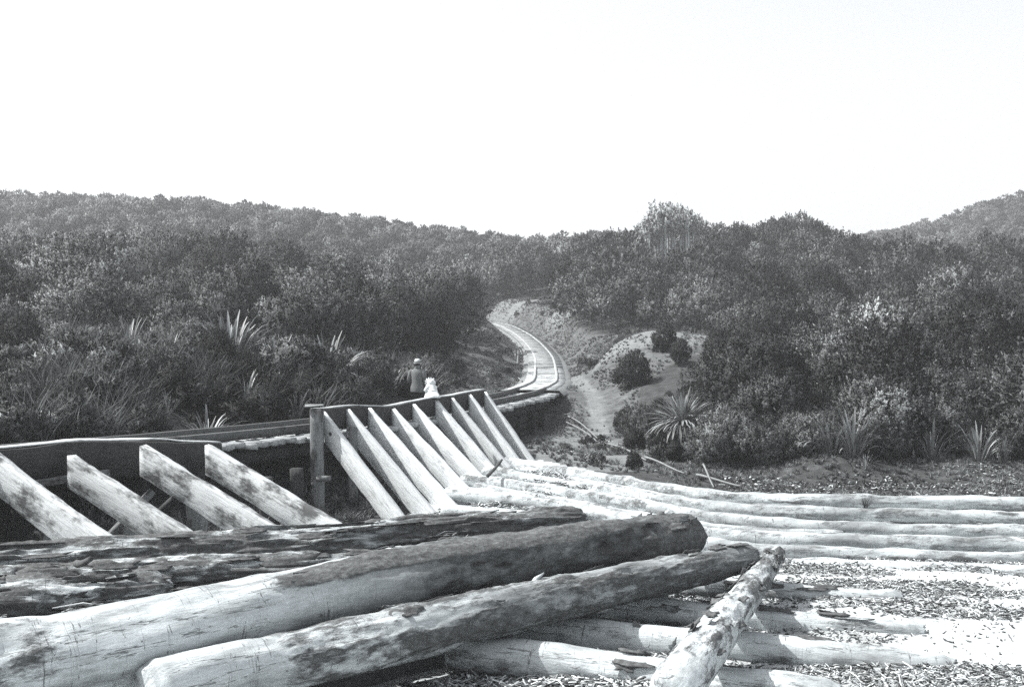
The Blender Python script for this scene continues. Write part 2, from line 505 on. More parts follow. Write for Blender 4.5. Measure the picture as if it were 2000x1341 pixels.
def axis(lo, hi, c0, c1, fine, grow):
    a = list(np.arange(c0, c1, fine)); s = fine
    x = c1
    while x < hi: a.append(x); s *= grow; x += s
    s = fine; x = c0 - fine; left = []
    while x > lo: left.append(x); s *= grow; x -= s
    return np.array([lo] + left[::-1] + a + [hi])
gx = axis(-420, 460, -15, 16, 0.24, 1.035)
gy = axis(-120, 620, 9, 62, 0.28, 1.03)
GX, GY = np.meshgrid(gx, gy)
GXc = np.clip(GX, -150, 170); GYc = np.clip(GY, -35, 320)
GZ = height(GXc, GYc)
def seg_d(x, y, pts):
    return dist_line(x, y, resample(np.asarray(pts, float), 0.15))[0]
pale = np.zeros_like(GX)
pale = np.maximum(pale, 0.9 - 0.9*smooth(0.2, 0.6, seg_d(GX, GY, [(3.4,61),(3.5,55),(3.65,50),(3.6,46),(3.4,42.5)])))
pale = np.maximum(pale, 0.95*(1 - smooth(0.6, 1.1, np.sqrt(((GX-8.2)/4.8)**2 + ((GY-59.0)/4.2)**2))))
pale = np.maximum(pale, 0.75*(1 - smooth(0.5, 1.2, np.sqrt(((GX-0.3)/4.5)**2 + ((GY-114)/6.0)**2))))
pale = np.maximum(pale, 0.75*(1 - smooth(0.5, 1.2, np.sqrt(((GX-4.6)/2.2)**2 + ((GY-99)/10.0)**2))))
pale = np.maximum(pale, 0.7*(1 - smooth(0.5, 1.2, np.sqrt(((GX+1.9)/1.3)**2 + ((GY-57)/3.0)**2))))
pale = np.maximum(pale, 0.42*smooth(44, 50, GY)*(1 - smooth(2.0, 5.0, dist_line(GX, GY, PATH[_ip])[0])))
pale = np.maximum(pale, 0.42*in_poly(GX, GY, [(0.9,35),(4.2,32.4),(4.8,37.5),(4.9,44),(5.9,50),(9.4,54.2),(11.8,59),(11.4,66),(8.5,72),(5.2,78),(5.4,108),(1,120),(-3.4,115),(-2.4,72),(-3.2,52),(-2.6,44),(-1.6,39)]))
pale = np.maximum(pale, 0.8*in_poly(GX, GY, [(1.0,31),(4.0,33),(4.2,38),(3.2,44),(1.5,44),(0.5,37)]))
pale = np.maximum(pale, 0.22*in_poly(GX, GY, [(6,27),(40,27),(40,34),(14,33.5),(7.5,33.8)]))
yard = in_poly(GX, GY, [(60,27.6),(16,27.4),(9,28.0),(6,28.6),(2.4,31.8),(0.9,33.8),(-0.6,32.5),(-1.8,28),(-2.6,24.5),(-3.2,21),(-6,17.8),(-14,13),(-40,8),(-40,-40),(60,-40)]).astype(float)
dirt = np.zeros_like(GX)
for poly, sd_, sc_, th in (([(1.2,11.2),(5.0,11),(8.5,13),(9,17),(5,20.5),(0.5,17),(-1.5,13)],91,(0.45,1.5),0.06),([(2.5,19),(18,17.2),(18,22),(4,22)],92,(0.35,1.6),0.06),([(1.5,10),(16,10),(20,22),(3,19)],93,(0.3,0.9),0.22)):
    dirt = np.maximum(dirt, in_poly(GX, GY, poly)*smooth(th-0.05, th+0.12, fbm(GX*sc_[0], GY*sc_[1], 0.0, sd_, 4) - np.clip((GX-5.0)*0.02, 0, 0.25)*(GY < 20)))
nx, ny = len(gx), len(gy)
ii = (np.arange(ny-1)[:,None]*nx + np.arange(nx-1)[None,:]).ravel()
me = mesh_np('ground', np.stack([GX, GY, GZ], -1).reshape(-1,3), np.stack([ii, ii+1, ii+nx+1, ii+nx], -1),
             {'pale': pale.ravel(), 'yard': yard.ravel(), 'dirt': dirt.ravel()}, True)
tag(obj('ground', me, M['ground']), kind='structure')

# bed of the tramway where it runs on the ground
sel = np.where((PATH[:,1] > TRESTLE_END_Y-1.0))[0]
offs = np.array([-1.5,-1.3,-0.65,0,0.65,1.3,1.5]); zo = np.array([-0.25,0.0,0.02,0.03,0.02,0.0,-0.25])
V = []
for i in sel:
    jit = 0.09*fbm(PATH[i,0]*2+offs, PATH[i,1]*2, 0.5, 3, 2)
    V.append(np.stack([PATH[i,0]+RGT[i,0]*(offs*(1+jit)), PATH[i,1]+RGT[i,1]*(offs*(1+jit)), PATH[i,2]+zo+jit*0.4], -1))
V = np.concatenate(V); n = len(offs)
ii = (np.arange(len(sel)-1)[:,None]*n + np.arange(n-1)[None,:]).ravel()
tag(obj('tramway_bed', mesh_np('tramway_bed', V, np.stack([ii, ii+1, ii+n+1, ii+n], -1), None, True), M['track_bed']), kind='structure')

# ------------------------------------------------------------------ timber pieces
def beam_mesh(name, L, w, h, seed=0, rough=0.012, nx_=14, chamfer=0.03, top_cut=0.0, bow=0.0):
    """hewn timber along +X from 0 to L; y is width, z is depth (0 = top face)"""
    xs = np.linspace(0, L, nx_)
    c = chamfer
    prof = np.array([(-w/2+c,0),(0,0),(w/2-c,0),(w/2,-c),(w/2,-h/2),(w/2,-h+c),(w/2-c,-h),(0,-h),(-w/2+c,-h),(-w/2,-h+c),(-w/2,-h/2),(-w/2,-c)])
    n = len(prof)
    X = np.repeat(xs, n); Y = np.tile(prof[:,0], nx_); Z = np.tile(prof[:,1], nx_)
    t = X/L
    if top_cut:                                    # upper end cut plumb against the bumper beam
        X = X - Z*top_cut*np.clip(1-t/0.35, 0, 1)
    Z = Z + bow*np.sin(np.pi*t)
    Y = Y + rough*fbm(X*2.5, Y*9, Z*9+seed, seed, 3)*2.2
    Z = Z + rough*fbm(X*2.5+9, Y*9, Z*9+seed, seed+5, 3)*2.2
    V = np.stack([X,Y,Z], -1)
    i = np.arange(nx_-1)[:,None]*n; j = np.arange(n)[None,:]; k = (j+1)%n
    Q = np.stack([i+j, i+k, i+n+k, i+n+j], -1).reshape(-1,4)
    V = np.concatenate([V, V[:n].mean(0)[None], V[-n:].mean(0)[None]])
    b = nx_*n
    T = np.concatenate([np.stack([np.full(n,b), k[0], j[0]], -1), np.stack([np.full(n,b+1), (nx_-1)*n+j[0], (nx_-1)*n+k[0]], -1)])
    return mesh_np(name, V, [Q[:, ::-1], T[:, ::-1]])

def place(o, p0, p1, up=Vector((0,0,1))):
    o.matrix_world = frame_matrix(Vector(p0), Vector(p1), up)
    return o

# skids: top point, foot point (world); tops lie along the yard side of the tramway
T_R = [(632,803,25.2),(680,798,26.5),(722,796,27.7),(768,797,29.0),(808,788,30.2),(852,780,31.4),(884,776,32.5),(918,769,33.6),(948,764,34.8)]
B_R = [(803,1028,23.6),(850,1000,25.1),(882,974,26.4),(912,948,27.7),(932,918,29.1),(960,905,30.4),(987,898,31.5),(1014,896,32.7),(1046,902,33.8)]
ordn = ['first','second','third','fourth','fifth','sixth','seventh','eighth','ninth']
look = ['with the longest reach','with a dark bolt hole near its head','with an even pale face','with the brightest face',
        'stained grey at its foot','between two wide black gaps','narrower and greyer than its neighbours','with a clean pointed head','at the far end of the row']
for k, (t, b) in enumerate(zip(T_R, B_R)):
    p0, p1 = at(*t), at(*b)
    w_, h_ = (0.15, 0.46) if k != 6 else (0.13, 0.36)
    o = obj('skid_timber', beam_mesh('skid_timber', (p1-p0).length+0.35, w_*(0.95+0.1*random.random()), h_, 11+k, 0.010, 22, 0.008, (p0.z-p1.z)/(p0.xy-p1.xy).length), M['skid_far'])
    # slope frame: X down the skid, Z its upper side
    place(o, p0, p1)
    tag(o, f'{ordn[k]} far-row skid from the near post, {look[k]}', 'skid timber', 'skids of the far row')
    if k in (0, 1):
        hb = MB(); hb.tube([(0.55,-w_/2-0.012,-0.17),(0.55,-w_/2+0.02,-0.17)], 0.045, 10)
        obj('bolt_hole', hb.mesh('bolt_hole'), M['stump'], o)

T_L = [(-10,880,18.0),(140,888,18.7),(280,868,19.3),(407,868,20.0)]
B_L = [(262,1068,16.6),(408,1062,17.1),(590,1058,17.7),(708,1050,18.3)]
lookl = ['with a curved dark underside','with its head lower than its neighbours','with a broken corner near its foot','with the palest even side, nearest the gap']
for k, (t, b) in enumerate(zip(T_L, B_L)):
    p0, p1 = at(*t), at(*b)
    dirv = (p1-p0).normalized()
    L = (p1-p0).length + 0.75
    me = beam_mesh('skid_timber', L, 0.17, 0.50 if k else 0.56, 31+k, 0.013, 34, 0.01, (p0.z-p1.z)/(p0.xy-p1.xy).length, -0.10 if k == 0 else 0.0)
    o = obj('skid_timber', me, M['skid_near'])
    place(o, p0, p1)
    tag(o, f'{ordn[k]} heavy near-row skid from the left, {lookl[k]}', 'skid timber', 'skids of the near row')

# ------------------------------------------------------------------ tramway trestle
tre = empty('tramway_trestle', tuple(PATH[0]))
tag(tre, 'dark timber tramway trestle with plank deck, wooden rails and bumper beams along the log yard', 'trestle')
inv = Matrix.Translation(-Vector(tre.location))
def part(name, me, mat, p0, p1, parent=tre, up=Vector((0,0,1))):
    o = obj(name, me, mat, parent)
    o.matrix_parent_inverse = Matrix.Identity(4)
    o.matrix_local = (inv @ frame_matrix(Vector(p0), Vector(p1), up)) if parent is tre else frame_matrix(Vector(p0), Vector(p1), up)
    return o
tr_i = np.where((PATH[:,1] < TRESTLE_END_Y+1.5) & (PATH[:,1] > 14.5))[0]
i0, i1 = tr_i[0], tr_i[-1]
sl_meshes = [beam_mesh(f'sleeper_{k}', 2.3, 0.205, 0.12, 50+k, 0.012, 5, 0.02) for k in range(5)]
for m_ in sl_meshes: m_.materials.append(M['deck_timber'])
s = 0.0
for q in np.arange(i0, i1, 0.98):
    i = int(q); f = q - i
    c = PATH[i]*(1-f) + PATH[min(i+1, len(PATH)-1)]*f; r = RGT[i]
    a = -1.15 + random.uniform(-.08,.08); 
    p0 = Vector((c[0]+r[0]*a, c[1]+r[1]*a, c[2]-0.10+random.uniform(-.012,.012)))
    p1 = p0 + Vector((r[0], r[1], random.uniform(-.012,.012))) 
    o = part('sleeper', random.choice(sl_meshes), M['deck_timber'], p0, p1)
    o.scale = (random.uniform(0.95, 1.08), 1, 1)

def sweep(name, line, w, h, z_top, seed=0, rough=0.01):
    """rectangular timber following a line (n,3), top at z_top above the line"""
    tn = np.gradient(line, axis=0); tn /= np.linalg.norm(tn[:, :2], axis=1)[:,None]
    rg = np.stack([tn[:,1], -tn[:,0]], -1)
    prof = [(-w/2,z_top-0.015),(-w/2+0.015,z_top),(w/2-0.015,z_top),(w/2,z_top-0.015),(w/2,z_top-h),(-w/2,z_top-h)]
    V = np.stack([np.stack([line[:,0]+rg[:,0]*a, line[:,1]+rg[:,1]*a, line[:,2]+b], -1) for a, b in prof], 1).reshape(-1,3)
    V = V + rough*np.stack([fbm(V[:,0]*1.5+k*7, V[:,1]*1.5, V[:,2]*4, seed+k, 3) for k in range(3)], -1)
    n = 6; m = len(line)
    i = np.arange(m-1)[:,None]*n; j = np.arange(n)[None,:]; k = (j+1)%n
    Q = np.stack([i+j, i+n+j, i+n+k, i+k], -1).reshape(-1,4)
    e = np.array([[0,1,2,3,4,5]]); e2 = (m-1)*n + np.array([[5,4,3,2,1,0]])
    return mesh_np(name, V, [Q, np.concatenate([e, e2])])
def offset_line(idx, a, dz=0.0):
    return np.stack([PATH[idx,0]+RGT[idx,0]*a, PATH[idx,1]+RGT[idx,1]*a, PATH[idx,2]+dz], -1)
loc0 = np.array(tre.location)
for a in (-0.6, 0.6):
    obj('rail', sweep('rail', offset_line(tr_i, a) - loc0, 0.13, 0.2, 0.12, 3), M['rail_timber'], tre)
for a in (-0.75, 0.75):
    V, Q, T = tube_np(offset_line(tr_i, a, -0.45)[::4] - loc0, 0.17, 10)
    obj('stringer', mesh_np('stringer', V, [Q, T], None, True), M['dark_timber'], tre)

# bumper beam of the far row, following the heads of the skids
tops = np.array([tuple(at(*t)) for t in T_R])
back = np.array([-0.86, 0.51, 0.0])
ln = tops + back*0.17
ln = np.concatenate([ln[:1] + (ln[:1]-ln[1:2])*0.12, ln, ln[-1:] + (ln[-1:]-ln[-2:-1])*0.12])
ln = resample(catmull(ln, 0.2), 0.3)
obj('bumper_beam', sweep('bumper_beam', ln - loc0, 0.26, 0.50, 0.05, 8, 0.035), M['dark_timber'], tre)
obj('beam_cap', sweep('beam_cap', ln - loc0 + np.array([0,0,0.055]), 0.20, 0.035, 0.03, 18, 0.03), M['deck_timber'], tre)
# bumper beam of the near row
topl = np.array([tuple(at(-420,915,15.6)), tuple(at(-190,890,16.9)), tuple(at(25,876,18.3)), tuple(at(150,864,18.95)), tuple(at(275,861,19.55)), tuple(at(400,864,20.2)), tuple(at(446,866,20.5))])
lnl = topl + np.array([-0.5, 0.62, 0])*0.22
lnl = resample(catmull(lnl, 0.2), 0.25)
obj('bumper_beam', sweep('bumper_beam', lnl - loc0, 0.34, 0.62, 0.0, 28, 0.05), M['dark_timber'], tre)
obj('beam_cap', sweep('beam_cap', lnl - loc0 + np.array([0,0,0.015]), 0.22, 0.03, 0.025, 38, 0.05), M['deck_timber'], tre)

# posts
def post(x, y, ztop, w=0.3, name='post', mat='dark_timber', seed=0, zbot=None):
    zb = float(height(x, y)) - 0.25 if zbot is None else zbot
    me = beam_mesh('post', ztop - zb, w, w, 70+seed, 0.02, 9, 0.03)
    return part(name, me, M[mat], (x, y + w/2, ztop), (x, y + w/2, zb), up=Vector((0,1,0)))
pp = at(620, 797, 24.95); post(pp.x, pp.y, pp.z-0.0, 0.28, mat='post_timber', seed=1)
pb = at(690, 890, 26.3); post(pb.x, pb.y, 2.0, 0.2, mat='post_timber', seed=2)
for k in range(2, len(T_R), 2):
    p = tops[k] + back*0.55; post(p[0], p[1], 1.75, 0.26, seed=k)
for px, d, w in ((385,19.75,0.34),(255,19.2,0.22),(100,18.4,0.20),(-60,17.4,0.3),(520,22.6,0.26),(580,24.2,0.26)):
    x = (px-CX)*d/F; post(x, d, 1.25, w, mat='post_timber' if px in (385,255,100) else 'dark_timber', seed=int(px)%13)
for i in tr_i[::10]:
    for a in (-0.8, 0.78):
        x, y = PATH[i,0]+RGT[i,0]*a, PATH[i,1]+RGT[i,1]*a
        post(x, y, PATH[i,2]-0.32, 0.24, seed=int(i)%17)
# brackets and step on the near post, ledger and braces
part('bracket', beam_mesh('bracket', 0.32, 0.12, 0.12, 91, 0.01, 4), M['post_timber'], (pp.x+0.02, pp.y-0.22, 1.02), (pp.x+0.5, pp.y-0.22, 1.03))
part('ledger', beam_mesh('ledger', 2.1, 0.12, 0.12, 92, 0.02, 9), M['post_timber'], at(-40,952,17.9), at(150,924,18.9))
part('brace', beam_mesh('brace', 1.1, 0.14, 0.14, 93, 0.01, 6), M['post_timber'], at(205,1045,19.3), at(262,985,19.6))
part('brace', beam_mesh('brace', 1.6, 0.16, 0.16, 94, 0.01, 6), M['dark_timber'], at(290,1010,19.9), at(360,945,20.1))
part('cap_board', beam_mesh('cap_board', 0.42, 0.3, 0.05, 95, 0.015, 5), M['post_timber'], (pp.x-0.28, pp.y-0.02, pp.z+0.08), (pp.x+0.2, pp.y+0.03, pp.z+0.10))
# dark stacked logs added under the bend to stand in for shade there
for k in range(5):
    V, Q, T = tube_np([(0,0,0),(4.5,0,0.03),(9,0,0)], 0.17, 9)
    j = tr_i[np.argmin(abs(PATH[tr_i,1]-38.5))]; j2 = tr_i[-1]
    p0 = Vector((PATH[j,0]+RGT[j,0]*0.75, PATH[j,1]+RGT[j,1]*0.75, 0.45+k*0.27)); p1 = Vector((PATH[j2,0]+RGT[j2,0]*0.75, PATH[j2,1]+RGT[j2,1]*0.75, 0.55+k*0.27))
    part('shade_fill_log', mesh_np('shade_fill_log', V, [Q, T], None, True), M['dark_timber'], p0, p1)

# ------------------------------------------------------------------ track up the hill
trk = empty('tramway_track', tuple(PATH[i1]))
tag(trk, 'pale wooden-railed tram track curving uphill between grassy banks', 'track')
loc1 = np.array(trk.location)
up_i = np.where((PATH[:,1] >= TRESTLE_END_Y) & (PATH[:,1] < 121))[0]
for a in (-0.6, 0.6):
    obj('rail', sweep('rail', offset_line(up_i, a) - loc1, 0.13, 0.2, 0.14, 5), M['deck_timber'], trk)
mb = MB()
for q in np.arange(up_i[0], up_i[-1], 2.2):
    i = int(q); c = PATH[i]; r = RGT[i]
    p0 = Vector((c[0]-r[0]*1.05, c[1]-r[1]*1.05, c[2]+0.05)); p1 = p0 + Vector((r[0], r[1], random.uniform(-.01,.01)))
    if c[1] < 66:
        o = obj('sleeper', random.choice(sl_meshes), None, trk); o.matrix_local = Matrix.Translation(-Vector(loc1)) @ frame_matrix(p0, p1); o.scale = (0.92,1,1)
    else:
        V, Q, T = tube_np([tuple(p0 - Vector(loc1)), tuple(p0 + (p1-p0)*2.1 - Vector(loc1))], 0.09, 5)
        mb.add(V, Q, T)
tag(obj('sleepers', mb.mesh('sleepers'), M['track_timber'], trk), kind='stuff')

def unit(v): return v/(np.linalg.norm(v, axis=-1, keepdims=True)+1e-9)

# ------------------------------------------------------------------ logs
def log(name, label, cat, group, p0, p1, r0, r1, seed, mat, around=28, step=0.09, bend=0.05, lump=0.07, bark=None, bark_t=0.02, bow=0.0, ridge=0.0, stain_shade=None, curve=None):
    p0, p1 = Vector(p0), Vector(p1)
    L = (p1-p0).length
    if curve is not None:
        cl = resample(catmull([tuple(c) for c in curve], 0.2), 0.1)
        L = (len(cl)-1)*0.1
    m = max(8, int(L/step)); t = np.linspace(0, 1, m); a = np.linspace(0, 2*np.pi, around, endpoint=False)
    Tt, A = np.meshgrid(t, a, indexing='ij')
    X = Tt*L; ca, sa = np.cos(A), np.sin(A)
    r = r0 + (r1-r0)*Tt
    r = r*(1 + lump*fbm(X*0.9/ max(r0*2.5,0.4), ca*0.9+seed, sa*0.9, seed, 3)*1.6 + 0.03*fbm(X*5, ca*3, sa*3+seed, seed+3, 3))
    if bark is None: bk = np.zeros_like(r)
    else:
        bk = bark(Tt, A) + 0.55*fbm(X*1.3, ca*1.6+seed, sa*1.6, seed+11, 4)
        bk = np.clip(bk, 0, 1)
    bs = smooth(0.35, 0.55, bk)
    r = r*(1 - 0.22*(1-smooth(0, 0.12, X)) - 0.25*(1-smooth(0, 0.16, L-X)))
    if ridge: r = r + ridge*bs*(np.abs(fbm(X*0.9, ca*5+seed, sa*5, seed+31, 4))*2.2 - 0.35)
    r = r + bark_t*bs*(0.75 + 0.9*np.abs(fbm(X*4.0, ca*6, sa*6+seed, seed+21, 3)))
    yo = bend*L*0.1*(np.sin(np.pi*Tt*1.0+seed) - np.sin(seed*1.0)) ; zo_ = 0.5*bend*L*0.1*np.sin(np.pi*Tt*2+seed*2.3)*np.sin(np.pi*Tt)
    yo = yo - (yo[-1:, :]*Tt)
    zo_ = zo_ + bow*np.sin(np.pi*Tt)
    V = np.stack([X, yo + r*ca, zo_ + r*sa], -1)
    if curve is not None:
        ss = np.arange(len(cl))*0.1; base_ = np.stack([np.interp(V[...,0], ss, cl[:,q]) for q in range(3)], -1)
        tg = np.gradient(cl, axis=0); tg /= np.linalg.norm(tg, axis=1)[:,None]
        tv = unit(np.stack([np.interp(V[...,0], ss, tg[:,q]) for q in range(3)], -1))
        yv = unit(np.cross(np.array([0,0,1.0]), tv)); zv = np.cross(tv, yv)
        V = base_ + yv*V[...,1:2] + zv*V[...,2:3] - np.array(tuple(p0))
    # rough the end rings
    if curve is None: V[0,:,0] += 0.05*r0*fbm(ca[0]*3, sa[0]*3, seed, seed, 3)
    if curve is None: V[-1,:,0] += 0.3*r1*fbm(ca[0]*3, sa[0]*3, seed, seed+1, 3)
    V = V.reshape(-1,3)
    i = np.arange(m-1)[:,None]*around; j = np.arange(around)[None,:]; k = (j+1)%around
    Q = np.stack([i+j, i+k, i+around+k, i+around+j], -1).reshape(-1,4)
    me = mesh_np(name, V, [Q], {'bark': bk.ravel(), 'stain_shade': (np.zeros_like(bk) if stain_shade is None else np.clip(stain_shade(Tt, A) + 0.3*fbm(X*0.8, ca+seed, sa, seed+41, 3), 0, 1)).ravel()}, True)
    o = obj(name, me, M[mat])
    o.matrix_world = frame_matrix(p0, p1) if curve is None else Matrix.Translation(p0)
    tag(o, label, cat, group)
    # cut ends as parts
    for e, sgn in ((0, -1), (m-1, 1)):
        ring = V[e*around:(e+1)*around]; c = ring.mean(0)
        rr = np.stack([ring + (c-ring)*f + np.array([sgn*b*r0,0,0]) for f, b in ((0.0,0.0),(0.10,0.10),(0.55,0.14))])
        rr[1:, :, 0] += 0.03*r0*fbm(rr[1:,:,1]*9, rr[1:,:,2]*9, seed, seed+e, 3)
        VV = np.concatenate([rr.reshape(-1,3), (c + np.array([sgn*0.13*r0,0,0]))[None]])
        ii_ = np.arange(2)[:,None]*around
        QQ = np.stack([ii_+j, ii_+k, ii_+around+k, ii_+around+j], -1).reshape(-1,4)
        TT = np.stack([2*around+j[0], 2*around+k[0], np.full(around, 3*around)], -1)
        if sgn < 0: QQ, TT = QQ[:, ::-1], TT[:, ::-1]
        em = mesh_np('cut_end', VV, [QQ, TT], {'bark': np.full(len(VV), 0.15 if mat == 'log_white' else 0.35)}, True)
        obj('cut_end', em, M[mat], o)
    o['_L'] = L
    return o, L, (lambda tt: r0 + (r1-r0)*tt)

def flakes(o, L, rf, n, seed, mat, t0=0.0, t1=1.0, a0=0.3, a1=2.9, size=(0.12,0.45), lift=0.05):
    """loose curling plates of bark, each a piece of its own"""
    rr = np.random.default_rng(seed)
    for q in range(n):
        t = rr.uniform(t0, t1); a = rr.uniform(a0, a1); r = rf(t)
        ln_, wd = rr.uniform(*size), rr.uniform(0.035, 0.12)/r
        nu, nv = 6, 5
        u = np.linspace(-.5, .5, nu); v = np.linspace(-.5, .5, nv)
        Uu, Vv = np.meshgrid(u, v, indexing='ij')
        Uj = Uu + 0.10*rr.standard_normal(Uu.shape)*(np.abs(Uu) > 0.4); Vj = Vv + 0.10*rr.standard_normal(Uu.shape)*(np.abs(Vv) > 0.4)
        rad = r*1.03 + 0.02 + lift*np.clip(Vj*rr.choice([-1,1])+Uj*rr.uniform(-.6,.6), -0.1, 1)**1.5 if False else r*1.03 + 0.02 + lift*np.clip(Vj*rr.choice([-1,1])+Uj*rr.uniform(-.6,.6), 0, 1)*1.6
        ang = a + Vj*wd
        P = np.stack([t*L + Uj*ln_, rad*np.cos(ang), rad*np.sin(ang)], -1)
        nrm = np.stack([np.zeros_like(ang), np.cos(ang), np.sin(ang)], -1)
        P2 = P - nrm*0.014
        Vt = np.concatenate([P.reshape(-1,3), P2.reshape(-1,3)])
        ii_ = (np.arange(nu-1)[:,None]*nv + np.arange(nv-1)[None,:]).ravel()
        q1 = np.stack([ii_, ii_+nv, ii_+nv+1, ii_+1], -1); h = nu*nv
        q2 = q1[:, ::-1] + h
        rim = [i for i in range(nv)] + [i*nv+nv-1 for i in range(1,nu)] + [(nu-1)*nv+i for i in range(nv-2,-1,-1)] + [i*nv for i in range(nu-2,0,-1)]
        rim = np.array(rim); nxt = np.roll(rim, -1)
        q3 = np.stack([rim, nxt, nxt+h, rim+h], -1)
        obj('bark_flake', mesh_np('bark_flake', Vt, [np.concatenate([q1,q2,q3])], {'bark': np.full(len(Vt), rr.choice([0.55,0.9,1.0,1.0,1.0]))}), M[mat], o)

# poles sweeping from the feet of the far skids across the yard
PB = [([(985,904,.45),(1180,938,.30),(1420,971,.19),(1700,978,.19),(2120,985,.19)],.18,'farthest long white pole sweeping from the far skids to the right edge'),
      ([(948,920,.45),(1150,952,.32),(1420,994,.17),(1700,1004,.16),(2120,1013,.16)],.16,'second farthest long white pole sweeping from the far skids to the right edge'),
      ([(905,938,.40),(1120,968,.30),(1420,1017,.17),(1700,1031,.16),(2120,1041,.16)],.17,'third long white pole from the back, with a dark shadow line before it'),
      ([(872,962,.36),(1100,992,.28),(1400,1041,.16),(1700,1056,.12),(2120,1068,.12)],.18,'fourth long white pole from the back, thickest at the skid feet'),
      ([(868,996,.25),(1100,1018,.20),(1380,1067,.10),(1700,1085,.05),(2120,1093,.04)],.16,'nearest long white pole, half buried in bark litter at right'),
      ([(1010,914,.42),(1200,951,.26),(1430,984,.12),(1600,991,.08)],.09,'thin pole squeezed between the two farthest long white poles'),
      ([(930,950,.38),(1120,982,.24),(1420,1030,.10),(1650,1043,.06)],.10,'thin pole lying between the third and fourth long white poles'),
      ([(1480,1106,-.12),(1880,1119,-.06),(2120,1128,-.06)],.20,'sunken pale log nearly level with the chip-covered ground'),
      ([(890,1012,.16),(980,1020,.14),(1180,1046,.08)],.12,'short pale pole among splinters in front of the far skids')]
for k, (pts, r, lab) in enumerate(PB):
    cp = [gp(*p) for p in pts]
    cp = [Vector((p.x, p.y + (random.uniform(-.12,.12) if 0 < i_ < len(cp)-1 else 0), p.z + random.uniform(-.03,.02))) for i_, p in enumerate(cp)]
    log('peeled_pole', lab, 'log', 'poles across the yard', cp[0], cp[-1], r*1.05, r*0.9, 200+k, 'log_white', 26, 0.08, 0.03, 0.24,
        (lambda t, A: 0.34 + 0*t), 0.022, curve=cp, stain_shade=lambda t, A: 0.25 + 0*t)
# bearers under the big logs
CB = [((1150,1136,.20),(1760,1172,-.02),.17,'pale bearer log, farthest of those under the crossing logs'),
      ((1130,1180,.22),(1800,1238,-.04),.20,'mottled pale bearer log, second farthest of those under the crossing logs'),
      ((990,1224,.23),(1860,1307,-.06),.22,'broad pale bearer log passing under the diagonal log, second nearest'),
      ((880,1272,.23),(1640,1360,.02),.23,'whitest bearer log at the bottom, nearest of those under the crossing logs')]
for k, (a, b, r, lab) in enumerate(CB):
    o, L, rf = log('bearer_log', lab, 'log', 'bearer logs', gp(*a), gp(*b), r, r*0.92, 240+k, 'log_white', 36, 0.05, 0.09, 0.16,
        (lambda t, A: 0.32 - 0.12*np.sin(A)), 0.02, stain_shade=lambda t, A: 0.15 + 0*t)
    flakes(o, L, rf, 9, 260+k, 'log_bark', 0.2, 0.8, 0.2, 2.9, (0.1,0.5), 0.03)

# the big logs in front
o, L, rf = log('barked_log', 'long bark-covered log at the back of the pile, against the feet of the near skids', 'log', 'logs of the front pile',
    gp(-140,1122,.98), gp(1138,1022,1.0), .30, .22, 301, 'log_bark', 72, 0.035, 0.06, 0.12, lambda t, A: 0.60 + 0*t, 0.03, 0, 0.08)
flakes(o, L, rf, 26, 1, 'log_bark', 0.05, 0.97, 0.2, 2.6, (0.3,1.3), 0.05)
o, L, rf = log('barked_log', 'shorter stringy-barked log ending against the smooth trunk in the middle of the pile', 'log', 'logs of the front pile',
    gp(-120,1150,.98), gp(752,1102,1.05), .22, .15, 302, 'log_bark', 60, 0.035, 0.10, 0.2, lambda t, A: 0.55 + 0*t, 0.03, 0, 0.07)
flakes(o, L, rf, 26, 2, 'log_bark', 0.05, 0.95, 0.2, 2.9, (0.3,1.1), 0.05)
o, L, rf = log('barked_log', 'rotten broken log with ragged bark at the left edge', 'log', 'logs of the front pile',
    gp(-130,1190,.92), gp(330,1160,.85), .30, .20, 303, 'log_bark', 60, 0.035, 0.10, 0.28, lambda t, A: 0.55 + 0*t, 0.04, 0, 0.06)
flakes(o, L, rf, 26, 3, 'log_bark', 0.1, 1.0, 0.0, 3.0, (0.2,0.8), 0.06)
def bark_A(t, A):
    side = np.sin(A)
    b = 0.05 + 0.0*t
    b = b + 0.8*smooth(0.875, 0.90, t)                               # collar of bark at the far end
    b = b + 0.8*smooth(0.25, 0.35, t)*(1-smooth(0.78, 0.86, t))*smooth(0.86, 0.97, np.cos(A-2.05))   # strip left along the top
    b = b + 0.30*smooth(0.38, 0.6, t)
    b = b + 0.5*(1-smooth(0.10, 0.17, t))*smooth(0.6, 0.95, np.cos(A+0.9))
    b = b + 0.35*(1-smooth(0.06, 0.12, t))*smooth(0.3,0.9,np.cos(A-2.5))
    return b
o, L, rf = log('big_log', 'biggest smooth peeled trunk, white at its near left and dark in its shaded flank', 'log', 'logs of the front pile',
    gp(-110,1332,1.02), gp(1352,1043,1.02), .43, .345, 304, 'log_peeled', 96, 0.035, 0.02, 0.15, bark_A, 0.03, 0.13, 0.0, lambda t, A: 0.0 + 1.0*smooth(0.28, 0.55, t))  # far part darkened: shade of the flank put into the wood colour
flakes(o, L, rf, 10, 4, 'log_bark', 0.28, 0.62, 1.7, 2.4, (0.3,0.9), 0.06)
flakes(o, L, rf, 12, 14, 'log_bark', 0.02, 0.16, -0.9, 0.4, (0.12,0.4), 0.05)
flakes(o, L, rf, 12, 15, 'log_bark', 0.88, 0.99, 0.2, 2.6, (0.15,0.4), 0.06)
